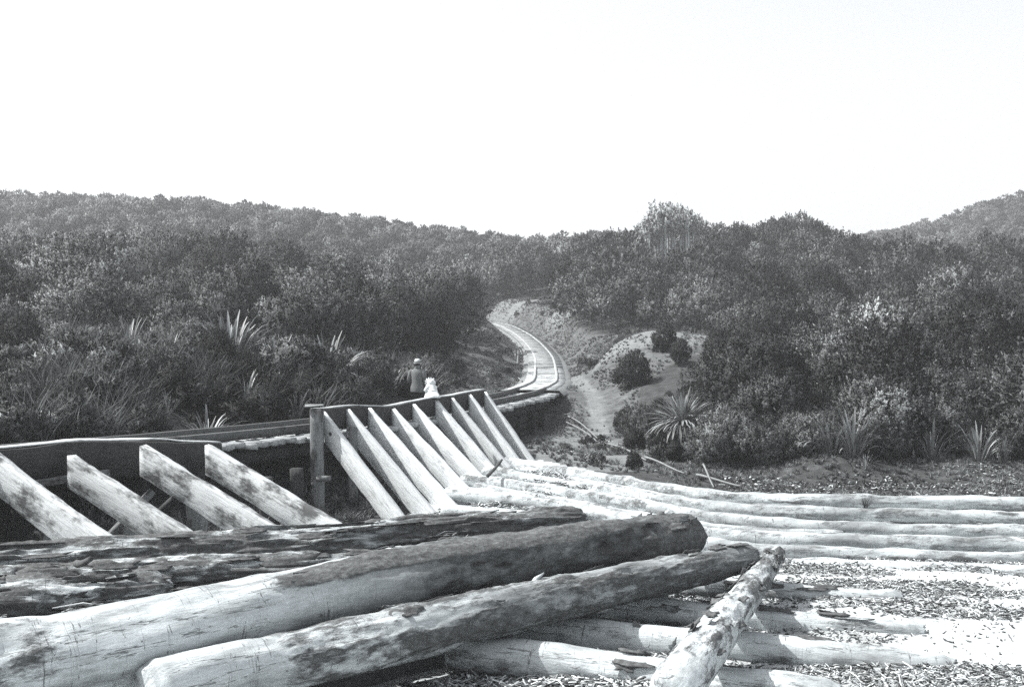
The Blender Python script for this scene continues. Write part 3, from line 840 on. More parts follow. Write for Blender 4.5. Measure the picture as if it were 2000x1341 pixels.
for tt, aa, rr_ in ((0.80, 1.35, 0.07), (0.93, 1.5, 0.06)):
    V, Q, T = tube_np([(tt*L, math.cos(aa)*0.28, math.sin(aa)*0.28), (tt*L+0.02, math.cos(aa)*0.44, math.sin(aa)*0.44)], [rr_*1.4, rr_*0.8], 9)
    obj('branch_stub', mesh_np('branch_stub', V, [Q,T], {'bark': np.full(len(V), 0.9)}, True), M['log_bark'], o)
def knots(o, L, rf, spots, mat='log_bark'):
    for tt, aa, rr_ in spots:
        r = rf(tt); c = np.array([tt*L, math.cos(aa), math.sin(aa)])
        V, Q, T = tube_np([(tt*L, c[1]*(r*0.86), c[2]*(r*0.86)), (tt*L, c[1]*(r*1.0), c[2]*(r*1.0)), (tt*L+0.01, c[1]*(r+0.025), c[2]*(r+0.025))], [rr_*1.5, rr_*1.25, rr_*0.7], 10)
        obj('knot', mesh_np('knot', V, [Q,T], {'bark': np.full(len(V), 1.0)}, True), M[mat], o)
knots(o, L, rf, [(0.12,0.9,.03),(0.27,0.2,.035),(0.36,0.7,.03),(0.47,0.1,.04),(0.58,0.6,.03),(0.70,0.3,.04),(0.2,1.5,.025)])
def bark_B(t, A):
    b = 0.52*smooth(0.10, 0.16, t) - 0.3*(1-smooth(0.06, 0.13, t))
    return b - 0.10*np.sin(A)
o, L, rf = log('flaking_log', 'long log with flaking bark and a clean white near end', 'log', 'logs of the front pile',
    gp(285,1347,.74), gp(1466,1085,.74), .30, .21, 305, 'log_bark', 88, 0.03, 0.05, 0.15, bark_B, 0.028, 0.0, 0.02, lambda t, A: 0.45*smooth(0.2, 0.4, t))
flakes(o, L, rf, 46, 5, 'log_bark', 0.30, 0.98, -0.3, 2.4, (0.08,0.4), 0.035)
V, Q, T = tube_np([(0.52*L, 0.02, 0.2), (0.52*L+0.10, 0.03, 0.30), (0.52*L+0.24, 0.03, 0.36)], [0.05,0.035,0.008], 8)
obj('branch_stub', mesh_np('branch_stub', V, [Q,T], {'bark': np.full(len(V), 0.1)}, True), M['log_bark'], o)
o, L, rf = log('diagonal_log', 'pale log with patchy bark lying diagonally across the bearers, nearest the viewer at right', 'log', 'logs of the front pile',
    gp(1312,1350,.68), gp(1517,1080,.55), .255, .155, 306, 'log_peeled', 64, 0.035, 0.05, 0.08, lambda t, A: 0.36 + 0.10*smooth(0.2,0.5,t), 0.02)
flakes(o, L, rf, 30, 6, 'log_peeled', 0.1, 0.98, 0.2, 2.9, (0.08,0.3), 0.05)

knots(o, L, rf, [(0.25,2.2,.03),(0.45,1.2,.03),(0.6,2.5,.025),(0.8,1.6,.02)], 'log_peeled')

# ------------------------------------------------------------------ vegetation meshes
def unit(v): return v/(np.linalg.norm(v, axis=-1, keepdims=True)+1e-9)

def leaf_quads(c, a, s, l, w):
    V = np.stack([c - a*l/2, c + s*w/2, c + a*l/2, c - s*w/2], 1).reshape(-1,3)
    return V, np.arange(len(V)).reshape(-1,4)

def bush_mesh(name, seed, H, Wd, shoots, per, ll, lw, shoot_len=0.55, base=0.12, lumpy=0.45, lobes=9, up=0.55):
    """a crown of separate leafy lobes, each made of upswept shoots carrying leaves"""
    r = np.random.default_rng(seed)
    k = np.arange(lobes)
    az = k*2.4 + r.uniform(-.5,.5,lobes); zz = np.clip(1 - 1.55*(k+0.4)/lobes, -0.6, 1) + r.uniform(-.12,.12,lobes)
    rr_ = np.sqrt(np.clip(1-zz*zz, 0.02, 1))
    lr = Wd*r.uniform(0.19, 0.28, lobes)                               # lobe radius
    ex = 1 + lumpy*r.uniform(-.7,.7,lobes)
    lc = np.stack([np.cos(az)*rr_*(Wd/2-lr*0.6)*ex, np.sin(az)*rr_*(Wd/2-lr*0.6)*ex, H*(0.5+base/2) + zz*(H*0.46-lr*0.5)*ex], -1)
    lt = r.normal(0, 0.13, lobes)
    li = r.integers(0, lobes, shoots)
    d = unit(r.standard_normal((shoots,3)) + 0.55*unit(lc[li]-np.array([0,0,H*0.42])) + np.array([0,0,0.35]))
    rad = lr[li]*r.uniform(0.72, 1.05, shoots)
    p = lc[li] + d*rad[:,None]*np.array([1,1,1.05])
    p[:,2] = np.maximum(p[:,2], 0.05)
    sd = unit(d*0.7 + np.array([0.10,0,up]) + 0.30*r.standard_normal((shoots,3)))
    sl_ = shoot_len*0.40*r.uniform(0.4, 1.6, shoots)
    t = r.uniform(-0.35, 0.9, (shoots, per))
    c = p[:,None] + sd[:,None]*(t*sl_[:,None])[...,None] + r.standard_normal((shoots,per,3))*0.05*(1-t)[...,None]
    a = unit(sd[:,None]*0.6 + r.standard_normal((shoots,per,3))*0.6)
    nt_ = d[:,None]*0.9 + np.array([0,0,0.15]) + 0.24*r.standard_normal((shoots,per,3))
    s = unit(np.cross(a, nt_))
    l = ll*r.uniform(0.6,1.3,(shoots,per,1)); w = lw*r.uniform(0.6,1.3,(shoots,per,1))
    c = c.reshape(-1,3); a = a.reshape(-1,3); s = s.reshape(-1,3)
    # leaves shade with the swell of the crown they belong to
    dn = unit(0.38*np.repeat(d, per, 0) + 1.1*unit((c - np.array([0,0,H*0.58]))*np.array([1,1,1.3])) + 0.12*r.standard_normal(c.shape))
    s = s*np.sign((np.cross(s, a)*dn).sum(-1, keepdims=True) + 1e-9)
    V, Q = leaf_quads(c, a, s, l.reshape(-1,1), w.reshape(-1,1))
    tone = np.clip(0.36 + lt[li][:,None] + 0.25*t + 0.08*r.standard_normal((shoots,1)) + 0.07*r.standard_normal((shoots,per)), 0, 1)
    me = mesh_np(name, V, Q, {'tone': np.repeat(tone.ravel(), 4)}, True)
    me.normals_split_custom_set_from_vertices(np.repeat(dn, 4, 0).astype(np.float32))
    return me

def trunk_mesh(name, seed, H, r0, stems=4, spread=0.5):
    r = np.random.default_rng(seed); mb = MB()
    mb.tube([(0,0,-0.35),(0,0,0.1),(0.02,0.01,0.25*H)], [r0*1.3, r0, r0*0.8], 7)
    for k in range(stems):
        a = 2*np.pi*k/stems + r.uniform(-.4,.4); e = np.array([np.cos(a), np.sin(a), 0])
        mb.tube([(0,0,0.15*H), tuple(e*spread*0.45 + [0,0,0.45*H]), tuple(e*spread + [0,0,H*r.uniform(.68,.85)])], [r0*0.7, r0*0.45, r0*0.15], 6)
    return mb.mesh(name, True)

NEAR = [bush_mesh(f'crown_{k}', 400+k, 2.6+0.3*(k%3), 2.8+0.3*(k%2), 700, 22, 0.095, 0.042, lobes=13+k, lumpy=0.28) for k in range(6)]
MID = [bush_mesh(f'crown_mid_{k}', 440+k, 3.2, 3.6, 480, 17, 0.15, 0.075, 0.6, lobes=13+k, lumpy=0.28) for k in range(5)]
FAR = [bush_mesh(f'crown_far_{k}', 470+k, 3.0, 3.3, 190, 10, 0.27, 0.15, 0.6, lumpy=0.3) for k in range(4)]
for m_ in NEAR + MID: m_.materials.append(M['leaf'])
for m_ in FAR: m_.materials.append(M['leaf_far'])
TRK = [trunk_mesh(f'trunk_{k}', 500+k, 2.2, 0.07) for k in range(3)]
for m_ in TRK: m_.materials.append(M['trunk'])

def tree(name, label, cat, group, loc, crown, trunk, sc=1.0, rz=0.0, lean=(0,0)):
    e = empty(name, loc, rz)
    e.rotation_euler = (lean[0], lean[1], rz)
    e.scale = (sc, sc, sc) if not isinstance(sc, tuple) else sc
    o = bpy.data.objects.new('crown', crown); col.objects.link(o); o.parent = e
    t = bpy.data.objects.new('trunk', trunk); col.objects.link(t); t.parent = e
    tag(e, label, cat, group)
    return e, o

CLEAR = [(60,31.5),(14,32.6),(9,33.8),(6.4,35),(4.9,37.5),(5.0,44),(6.0,50),(9.5,54),(12.0,59),(11.5,66),(8.6,72),(5.2,78),(5.2,88),(5.4,98),(5.6,108),(4.6,117),(1,120),
         (-5.2,115),(-5.4,104),(-5.0,95),(-4.4,85),(-4.0,72),(-3.9,60),(-4.4,52),(-5.0,47),(-6.6,41.5),(-9,38.0),(-14,35.0),(-22,32.5),(-40,30),(-60,28),(-60,-40),(60,-40)]

def sample(y0, y1, sp):
    xs, ys = [], []
    y = y0
    while y < y1:
        hw = 0.60*y + 7
        x = np.arange(-hw, hw, sp); x = x + rng.uniform(-.42,.42,len(x))*sp
        yy = y + rng.uniform(-.42,.42,len(x))*sp
        xs.append(x); ys.append(yy); y += sp*0.9
    x = np.concatenate(xs); y = np.concatenate(ys)
    m = ~in_poly(x, y, CLEAR)
    return x[m], y[m]

xn, yn = sample(30, 70, 2.85); xm, ym = sample(70, 126, 3.5); xf, yf = sample(126, 262, 2.7)
# a low front row clothing the foot of the right hill
fx = rng.uniform(4.8, 24, 110); fy = 32.9 + rng.uniform(0, 2.6, 110) + np.clip(6.5-fx, 0, 3)*1.6
xn = np.concatenate([xn, fx]); yn = np.concatenate([yn, fy])
def keep_front(x, y, z, hgt):
    """drop what lies wholly behind a nearer ridge, with a margin for a step to the side"""
    return np.ones(len(x), bool)
zn, zm, zf = height(xn, yn), height(xm, ym), height(xf, yf)

def zone(x, y):
    px = CX + x/y*F
    if px < 930:
        if px > 780: w, g = 'on the steep shaded end of the knoll beside the track', 'end of the left knoll'
        elif y < 52:
            w = ('at the far left foot of the left hillside' if px < 260 else 'above the flax clumps at the foot of the left hillside' if px < 560 else 'just behind and left of the standing man')
            g = w
        else:
            w = ('high on the left hillside near the left edge' if px < 260 else 'high on the left hillside above the flax clumps' if px < 560 else 'high on the left hillside towards the knoll')
            g = w
        return 'leafy scrub bush ' + w, 'bushes ' + g
    if y < 46:
        w = ('below the pale hillock' if px < 1420 else 'left of the largest yard-edge flax' if px < 1620 else 'behind the largest yard-edge flax' if px < 1780 else 'behind the flax nearest the right edge')
        return 'dark bush at the right hill foot, ' + w, 'foot of the right hill, bushes ' + w
    if px < 1250: return 'grey leafy bush above the far bend of the tram track', 'bushes above the track bend'
    w = ('just above the pale hillock' if px < 1450 else 'in the middle of the thicket' if px < 1720 else 'towards the right edge')
    return 'leafy scrub bush on the right hillside ' + w, 'right hillside, bushes ' + w

sn = rng.uniform(0.80, 1.5, len(xn)); sm = rng.uniform(0.75, 1.5, len(xm)); sf = rng.uniform(0.55, 1.15, len(xf))
sn[-110:] = rng.uniform(0.38, 0.7, 110)
# clumps of taller and lower growth
sn *= 1 + 0.30*fbm(xn*0.12, yn*0.12, 0.1, 61, 3); sm *= 1 + 0.35*fbm(xm*0.10, ym*0.10, 0.2, 62, 3); sf *= 1 + 0.5*fbm(xf*0.05, yf*0.05, 0.3, 63, 3)
pxm = CX + xm/ym*F; sm = np.where((pxm > 1222) & (pxm < 1385) & (ym > 99) & (ym < 116), sm*0.4, sm)
# choose the bushes that show largest as single things
pxn = CX + xn/yn*F
low_l = (pxn < 900) & (yn < 44); sn = np.where(low_l, sn*(0.42 + 0.5*smooth(33, 44, yn)), sn)
knoll = (pxn > 830) & (pxn < 935) & (yn > 52); sn = np.where(knoll, sn*1.25, sn)
lim_py = np.where((pxn > 1120) & (pxn < 1390) & (yn < 60), 775.0, np.where((pxn >= 1390) & (pxn < 1460) & (yn < 56), 700.0, -999))
hmax = (CAM_Z - (lim_py - CY)*yn/F) - zn
sn = np.where(lim_py > 0, np.clip(np.minimum(sn, hmax/2.6), 0.12, None), sn)
sn = np.where((pxn > 1245) & (pxn < 1405) & (yn < 39.5), np.minimum(sn, 0.22), sn)
# the outer bushes are clothed to the ground
sink = np.where(in_poly(xn, yn, CLEAR), 0, 0) + 0.28*sn
zn = zn - sink; zm = zm - 0.3
order = np.argsort(yn)
skyl = np.full(2100, 2000.0); chosen = []
for i in order:
    if len(chosen) >= 285: break
    px = CX + xn[i]/yn[i]*F
    if px < -10 or px > 2010: continue
    hw = 1.0*sn[i]/yn[i]*F
    a, b = int(max(0, px-hw*0.6)), int(min(2000, px+hw*0.6))
    if b <= a: continue
    ty = CY - (zn[i]+2.5*sn[i]-CAM_Z)/yn[i]*F
    if ty < np.median(skyl[a:b+1]) - 6:
        chosen.append(i); skyl[a:b+1] = np.minimum(skyl[a:b+1], ty)
chosen = set(chosen)
first = {}
for i in sorted(chosen):
    lab, grp = zone(xn[i], yn[i])
    k = int(rng.integers(6))
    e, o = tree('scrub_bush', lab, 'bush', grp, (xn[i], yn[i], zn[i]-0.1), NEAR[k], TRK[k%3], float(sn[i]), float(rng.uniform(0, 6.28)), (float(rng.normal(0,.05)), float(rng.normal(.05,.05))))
    first.setdefault(('n', k), o)

def scatter(name, P, rz, sc, which, srcs, label, cat, tilt=None):
    """many copies of a few meshes as one countless mass"""
    me = bpy.data.meshes.new(name)
    me.vertices.add(len(P)); me.vertices.foreach_set('co', np.asarray(P, np.float32).ravel())
    at_ = me.attributes.new('rot', 'FLOAT_VECTOR', 'POINT')
    R = np.zeros((len(P),3), np.float32); R[:,2] = rz
    if tilt is not None: R[:,0] = tilt[:,0]; R[:,1] = tilt[:,1]
    at_.data.foreach_set('vector', R.ravel())
    a2 = me.attributes.new('sc', 'FLOAT', 'POINT'); a2.data.foreach_set('value', np.asarray(sc, np.float32))
    a3 = me.attributes.new('pick', 'INT', 'POINT'); a3.data.foreach_set('value', np.asarray(which, np.int32))
    o = obj(name, me)
    ng = bpy.data.node_groups.new(name, 'GeometryNodeTree')
    ng.interface.new_socket('Geometry', in_out='INPUT', socket_type='NodeSocketGeometry')
    ng.interface.new_socket('Geometry', in_out='OUTPUT', socket_type='NodeSocketGeometry')
    gi = ng.nodes.new('NodeGroupInput'); go = ng.nodes.new('NodeGroupOutput')
    ip = ng.nodes.new('GeometryNodeInstanceOnPoints'); ip.inputs['Pick Instance'].default_value = True
    jn = ng.nodes.new('GeometryNodeJoinGeometry')
    for s_ in srcs:
        oi = ng.nodes.new('GeometryNodeObjectInfo'); oi.inputs['Object'].default_value = s_
        oi.inputs['As Instance'].default_value = True
        ng.links.new(oi.outputs['Geometry'], jn.inputs[0])
    def na(nm, dt):
        n = ng.nodes.new('GeometryNodeInputNamedAttribute'); n.data_type = dt; n.inputs['Name'].default_value = nm
        return n.outputs['Attribute']
    ng.links.new(gi.outputs[0], ip.inputs['Points']); ng.links.new(jn.outputs[0], ip.inputs['Instance'])
    ng.links.new(na('rot', 'FLOAT_VECTOR'), ip.inputs['Rotation']); ng.links.new(na('sc', 'FLOAT'), ip.inputs['Scale'])
    ng.links.new(na('pick', 'INT'), ip.inputs['Instance Index'])
    ng.links.new(ip.outputs[0], go.inputs[0])
    md = o.modifiers.new('scatter', 'NODES'); md.node_group = ng
    return tag(o, label, cat, kind='stuff')

def src(name, me):
    """a mesh that only serves as the source of a scattered mass (kept out of the scene)"""
    return bpy.data.objects.new(name, me)

rest = np.array([i for i in range(len(xn)) if i not in chosen])
def tl(n, s=0.06): return np.stack([rng.normal(0, s, n), rng.normal(0.04, s, n)], -1)
for side, m_ in (('left', xn[rest] < 0.02*yn[rest]), ('right', xn[rest] >= 0.02*yn[rest])):
    q = rest[m_]
    scatter(f'{side}_thicket', np.stack([xn[q], yn[q], zn[q]-0.1], -1), rng.uniform(0,6.28,len(q)), sn[q], rng.integers(0,6,len(q)),
            [src('c', m2) for m2 in NEAR], f'unbroken scrub thicket filling the {side} hillside between the nearer bushes', 'thicket', tl(len(q)))
for side, m_ in (('left', xm < 0.02*ym), ('right', xm >= 0.02*ym)):
    q = np.where(m_)[0]
    scatter(f'{side}_hillside_bush', np.stack([xm[q], ym[q], zm[q]-0.1], -1), rng.uniform(0,6.28,len(q)), sm[q], rng.integers(0,5,len(q)),
            [src('c', m2) for m2 in MID], f'continuous bush canopy over the upper {side} hill', 'bush canopy', tl(len(q)))
scatter('far_forest', np.stack([xf, yf, zf-0.1], -1), rng.uniform(0,6.28,len(xf)), sf, rng.integers(0,4,len(xf)),
        [src('c', m2) for m2 in FAR], 'hazy far-off forest covering the ridges on the skyline', 'forest', tl(len(xf)))

# ------------------------------------------------------------------ single bushes that stand out
DARK = [bush_mesh(f'crown_dark_{k}', 520+k, 2.0, 1.5, 700, 18, 0.11, 0.04, 0.4, 0.0, 0.15, lobes=14) for k in range(2)]
for m_ in DARK: m_.materials.append(M['leaf_dark'])
def single(px, y, sc, label, crown, dz=-0.1, name='round_bush', rz=None, group=None):
    x = (px-CX)/F*y
    tree(name, label, 'bush', group, (x, y, float(height(x, y))+dz), crown, TRK[1], sc, rng.uniform(0,6.28) if rz is None else rz)
single(1237, 50.0, 0.95, 'dark pointed bush at the left foot of the pale hillock', DARK[0], -0.5)
single(1300, 55.0, 0.78, 'small dark pointed bush standing against the pale hillock', DARK[1], -0.4)
single(1408, 51.0, 1.15, 'big dark bush at the right end of the pale hillock', DARK[0], -0.5)
single(1252, 39.0, 0.50, 'bush with light-edged leaves below the two dark bushes', NEAR[2], -0.35)
single(1330, 52.0, 0.6, 'low dark bush behind the great flax clump', DARK[1])
single(1385, 39.5, 0.55, 'low leafy bush right of the great flax clump', NEAR[4])
single(1480, 36.0, 0.95, 'broad black-looking bush at the yard edge, left of the flax clumps', DARK[0])
for k, (px, y, s_) in enumerate([(1222,42.5,.5),(1290,41,.6),(1352,42,.75),(1402,39,.75),(1445,36.5,.85),(1285,36.2,.42),(1238,38,.42),(1372,35.6,.5),(1318,34.8,.34),(1420,34.4,.5)]):
    single(px, y, s_, 'dark shrub in the tangle around the great flax clump below the hillock', DARK[k%2], -0.25*s_, group='shrubs around the great flax clump')
single(1173, 40.5, 0.18, 'tiny dark shrub beside the thin poles near the stream bank', DARK[1], name='tiny_shrub')
single(1238, 33.2, 0.30, 'small dark shrub at the edge of the yard behind the poles', DARK[0], name='tiny_shrub')

# ------------------------------------------------------------------ slender pale-trunked trees on the right hilltop
def slender(k):
    H = 4.6; mbk = MB(); r = np.random.default_rng(600+k)
    tips = []
    for s_ in range(5):
        a = r.uniform(0, 6.28); e = np.array([np.cos(a), np.sin(a), 0])*r.uniform(.1,.45)
        mbk.tube([(e[0]*.6,e[1]*.6,-0.4), tuple(e*.8+[0,0,1.6]), tuple(e+[0,0,4.2])], [.10,.085,.04], 6)
        tips.append(e + [0,0,3.4])
    c = bush_mesh('crown', 610+k, 2.4, 1.6, 120, 10, 0.2, 0.08, 0.6, lobes=12, lumpy=0.6)
    co = np.zeros(len(c.vertices)*3, np.float32); c.vertices.foreach_get('co', co); co = co.reshape(-1,3); co[:,2] = co[:,2]*1.25 + 1.7
    c.vertices.foreach_set('co', co.ravel()); c.materials.append(M['leaf_pale'])
    t = mbk.mesh('trunk', True); t.materials.append(M['trunk_pale'])
    return c, t
SL = [slender(k) for k in range(3)]
for k, (px, y, s_) in enumerate([(1238,104,.95),(1247,105,1.05),(1266,108,1.2),(1275,108,1.32),(1286,109,1.4),(1297,108,1.36),(1308,110,1.38),(1320,109,1.34),(1332,110,1.3),(1345,109,1.28),(1358,111,1.15),(1372,112,1.05)]):
    x = (px-CX)/F*y; c, t = SL[k % 3]
    lab = 'slender pale-trunked tree standing apart at the left of the hilltop clump' if k < 2 else 'slender pale-trunked tree in the tall clump on top of the right hill'
    tree('slender_tree', lab, 'tree', 'outlying trees of the hilltop clump' if k < 2 else 'trees of the hilltop clump', (x, y, float(height(x, y))), c, t, s_, rng.uniform(0,6.28))
for k, (px, y) in enumerate([(1540,116),(1552,117),(1566,116),(1580,117),(1594,116),(1606,117)]):
    x = (px-CX)/F*y
    tree('dome_tree', 'rounded tree in the dome-shaped group on the right skyline', 'tree', 'trees of the skyline dome', (x, y, float(height(x, y))), MID[k%5], TRK[0], 1.25, rng.uniform(0,6.28))

# ------------------------------------------------------------------ flax
def blade_mesh(name, seed, L, w, arch):
    r = np.random.default_rng(seed); n = 8
    t = np.linspace(0, 1, n)
    lean0 = 0.22 + 0.1*r.random()
    ang = lean0 + arch*t**2.0
    x = np.concatenate([[0], np.cumsum(np.sin(ang[:-1]))])*L/n; z = np.concatenate([[0], np.cumsum(np.cos(ang[:-1]))])*L/n
    wd = w*np.sin(np.pi*np.clip(0.12+0.86*t, 0, 1))**0.6*0.5
    fold = 0.35*wd
    Lf = np.stack([x, -wd, z], -1); Md = np.stack([x+fold*np.cos(ang), 0*x, z-fold*np.sin(ang)], -1); Rt = np.stack([x, wd, z], -1)
    V = np.concatenate([Lf, Md, Rt])
    i = np.arange(n-1)
    Q = np.concatenate([np.stack([i, i+n, i+n+1, i+1], -1), np.stack([i+n, i+2*n, i+2*n+1, i+n+1], -1)])
    return mesh_np(name, V, Q, {'tone': np.full(len(V), r.uniform(0.1, 1.0))}, True)
BL = [blade_mesh(f'leaf_{k}', 700+k, 1.8, 0.085, 0.22 + 0.2*k) for k in range(8)]
BL[7] = blade_mesh('leaf_7', 707, 1.6, 0.08, 2.3)
for m_ in BL: m_.materials.append(M['flax'])
FLAX_AT = []
def flax(px, y, n, sc, label, z=None, rad=0.3, name='flax_plant', spread=1.0, x=None, lean=0.6):
    x = (px-CX)/F*y if x is None else x
    e = empty(name, (x, y, (float(height(x, y)) if z is None else z) - 0.05)); e.scale = (sc,)*3
    tag(e, label, 'flax', 'flax plants'); FLAX_AT.append((x, y))
    for k in range(int(n*1.7)):
        a = rng.uniform(0, 6.28); u = rng.random()**0.7
        o = bpy.data.objects.new('leaf', BL[int(min(7, u*8*spread))]); col.objects.link(o); o.parent = e
        o.location = (math.cos(a)*rad*u, math.sin(a)*rad*u, 0)
        o.rotation_euler = (0, lean*u - 0.22 + rng.normal(0, .08), a + rng.normal(0, .2))
        s_ = rng.uniform(0.65, 1.15); o.scale = (s_, s_, s_)
    return e
flax(1665, 32.4, 46, 0.88, 'spiky flax clump on the bank behind the mound, largest at the yard edge')
flax(1625, 32.5, 22, 0.8, 'smaller flax clump touching the left of the largest one at the yard edge')
flax(1820, 32.8, 30, 0.8, 'upright flax clump between the largest one and the right edge')
flax(1912, 32.3, 34, 0.72, 'bushy flax clump nearest the right edge of the yard bank')
flax(1960, 32.6, 26, 0.68, 'low flax clump at the extreme right of the yard bank')
flax(1690, 31.6, 12, 0.34, 'dwarf flax tuft in front of the largest yard-edge clump')
flax(450, 34.5, 44, 1.2, 'flax clump on the left slope, left of the standing man')
flax(640, 35.2, 36, 1.15, 'flax clump on the left slope closest to the standing man')
flax(540, 33.0, 28, 0.95, 'thin flax clump between the two large ones on the left slope')
flax(405, 26.0, 30, 0.62, 'flax clump just behind the bumper beam of the near row')
flax(330, 27.0, 16, 0.42, 'small flax tuft left of the one behind the near bumper beam')
flax(880, 34.6, 22, 0.66, 'arching flax behind the seated child in white')
flax(765, 37.5, 20, 0.7, 'dim flax tuft immediately left of the standing man')
flax(250, 35.0, 26, 1.05, 'shaded flax clump on the far left slope')
for k, (px, y, s_, lab) in enumerate([(150,34,.8,'ragged flax low on the far left slope'),(90,29,.6,'flax tuft near the left edge above the bumper beam'),(330,33,.75,'flax clump below the pair on the left slope'),
        (580,30.5,.55,'small flax close behind the tram rails'),(705,36,.7,'flax clump between the near flax and the standing man'),(480,30,.6,'flax tuft halfway down the left slope'),(60,37,.9,'tall flax high at the left edge')]):
    flax(px, y, 22, s_, lab)
for k, (px, y, s_) in enumerate([(200,31,.42),(290,29,.36),(420,32.5,.45),(520,29.5,.34),(610,32,.42),(690,33,.40),(120,32.5,.5),(730,35,.42),(370,35,.5),(560,36.5,.5),(30,31,.5)]):
    x = (px-CX)/F*y
    tree('scrub_bush', 'small dark shrub among the grass and flax on the slope behind the trestle', 'bush', 'shrubs on the slope behind the trestle', (x, y, float(height(x, y))-0.2), NEAR[k%6], TRK[k%3], s_, rng.uniform(0,6.28))
# the great clump below the pale hillock
e = flax(1332, 36.6, 190, 0.72, 'great round flax clump with drooping leaves and two pale stalks below the hillock', rad=0.35, spread=0.75, z=1.45, lean=2.0)
for dx in (-0.13, 0.16):
    mb = MB(); mb.tube([(dx*1.3,-0.3,-1.7),(dx*1.2,-0.25,-0.6),(dx*0.6,-0.1,0.3)], [.075,.07,.06], 7)
    obj('stalk', mb.mesh('stalk', True), M['trunk_pale'], e)

# ------------------------------------------------------------------ grass and low growth
def tuft_mesh(name, seed, n, L, w, lean=0.5, wind=0.25):
    r = np.random.default_rng(seed)
    a = r.uniform(0, 6.28, n); l = L*r.uniform(.5, 1.15, n); b = np.stack([np.cos(a), np.sin(a), 0*a], -1)
    p0 = b*(0.12*L*r.random(n))[:,None]
    d1 = unit(b*lean*r.random((n,1)) + np.array([wind*.4,0,1])); d2 = unit(b*lean*1.6*r.random((n,1)) + np.array([wind*1.5,0,.65]))
    p1 = p0 + d1*(l*0.55)[:,None]; p2 = p1 + d2*(l*0.45)[:,None]
    s_ = unit(np.cross(d1, r.standard_normal((n,3))))*w
    V = np.stack([p0-s_*.5, p0+s_*.5, p1+s_*.45, p1-s_*.45, p2], 1).reshape(-1,3)
    k = np.arange(n)[:,None]*5
    return mesh_np(name, V, [k+np.array([[0,1,2,3]]), k+np.array([[3,2,4]])], {'tone': np.repeat(np.clip(r.normal(.45,.25,n),0,1), 5)})
LONG = [tuft_mesh(f'long_{k}', 800+k, 46, 1.05, 0.024, 0.75, 0.22) for k in range(4)]
SHORT = [tuft_mesh(f'short_{k}', 820+k, 34, 0.24, 0.016, 0.8, 0.1) for k in range(3)]
LOW = [bush_mesh(f'low_{k}', 840+k, 0.8, 1.1, 120, 12, 0.13, 0.04, 0.35, 0.0) for k in range(4)]
for m_ in LONG: m_.materials.append(M['grass'])
for m_ in SHORT: m_.materials.append(M['grass_dry'])
for m_ in LOW: m_.materials.append(M['leaf'])
def room(x, y):
    k = np.ones(len(x), bool)
    for fx_, fy_ in FLAX_AT: k &= ~((np.abs(x-fx_*y/fy_) < 0.5) & (y < fy_+0.3) & (y > fy_-1.2))
    return k
def region(n, poly, avoid=1.7, yardmask=True):
    poly = np.array(poly, float); lo, hi = poly.min(0), poly.max(0)
    x = rng.uniform(lo[0], hi[0], n*3); y = rng.uniform(lo[1], hi[1], n*3)
    m = in_poly(x, y, poly); x, y = x[m][:n], y[m][:n]
    d, i = dist_line(x, y, PATH[_ip]); m = d > avoid
    x, y = x[m], y[m]
    return x, y, height(x, y)
LEFTZ = [(-40,17),(-16,15.8),(-11.5,20.4),(-9.0,23.6),(-7.0,26.6),(-5.2,30.6),(-3.9,34),(-3.4,36),(-2.9,41),(-3.4,47),(-5,47.5),(-9,45),(-14,43),(-24,42),(-40,41)]
x, y, z = region(6000, LEFTZ, 1.5)
k = (fbm(x*0.35, y*0.35, 0, 71, 3) > 0.02) & (x/y > -0.44) & ((x+2.9)**2 + (y-35.6)**2 > 1.5**2) & room(x, y)
scatter('long_grass', np.stack([x[k],y[k],z[k]-.03],-1), rng.normal(0,.6,k.sum()), rng.uniform(.6,1.35,k.sum()), rng.integers(0,4,k.sum()), [src('g',m_) for m_ in LONG],
        'long wind-bent grass on the slope behind the trestle', 'grass')
x, y, z = region(2600, LEFTZ, 1.6)
k = ((x+2.9)**2 + (y-35.6)**2 > 1.6**2) & room(x, y); x, y, z = x[k], y[k], z[k]
scatter('fern_growth', np.stack([x,y,z-.08],-1), rng.uniform(0,6.28,len(x)), rng.uniform(.5,1.0,len(x))*(1+0.8*np.clip(fbm(x*0.3,y*0.3,0,72,3)*2,0,1)), rng.integers(0,4,len(x)), [src('g',m_) for m_ in LOW],
        'low ferny undergrowth among the grass on the left slope', 'undergrowth')
BANK = [(0.9,35),(1.6,32.6),(4.2,32.4),(8,33),(6.2,35.4),(4.8,37.5),(4.9,44),(5.9,50),(9.4,54.2),(11.8,59),(11.4,66),(8.5,72),(5.2,78),(5.2,98),(5.4,108),(4.5,117),(1,120),(-3.4,115),(-2.9,95),(-2.4,72),(-2.4,60),(-3.2,52),(-2.6,44),(-1.6,39)]
x, y, z = region(24000, BANK, 1.3)
k = np.ones(len(x), bool)
k &= ~((np.sqrt(((x-8.8)/4.2)**2 + ((y-57)/5.0)**2) < 1) & (rng.random(len(x)) < 0.45))
k &= ~((seg_d(x, y, [(3.4,61),(3.5,55),(3.65,50),(3.6,46),(3.4,42.5)]) < 0.6) & (rng.random(len(x)) < 0.9))
k &= fbm(x*0.5, y*0.5, 0, 77, 3) > -0.12
scatter('bank_grass', np.stack([x[k],y[k],z[k]-.02],-1), rng.uniform(0,6.28,k.sum()), rng.uniform(.25,.85,k.sum()), rng.integers(0,3,k.sum()), [src('g',m_) for m_ in SHORT],
        'short dry grass on the banks either side of the track', 'grass')
x, y, z = region(130, BANK, 1.9)
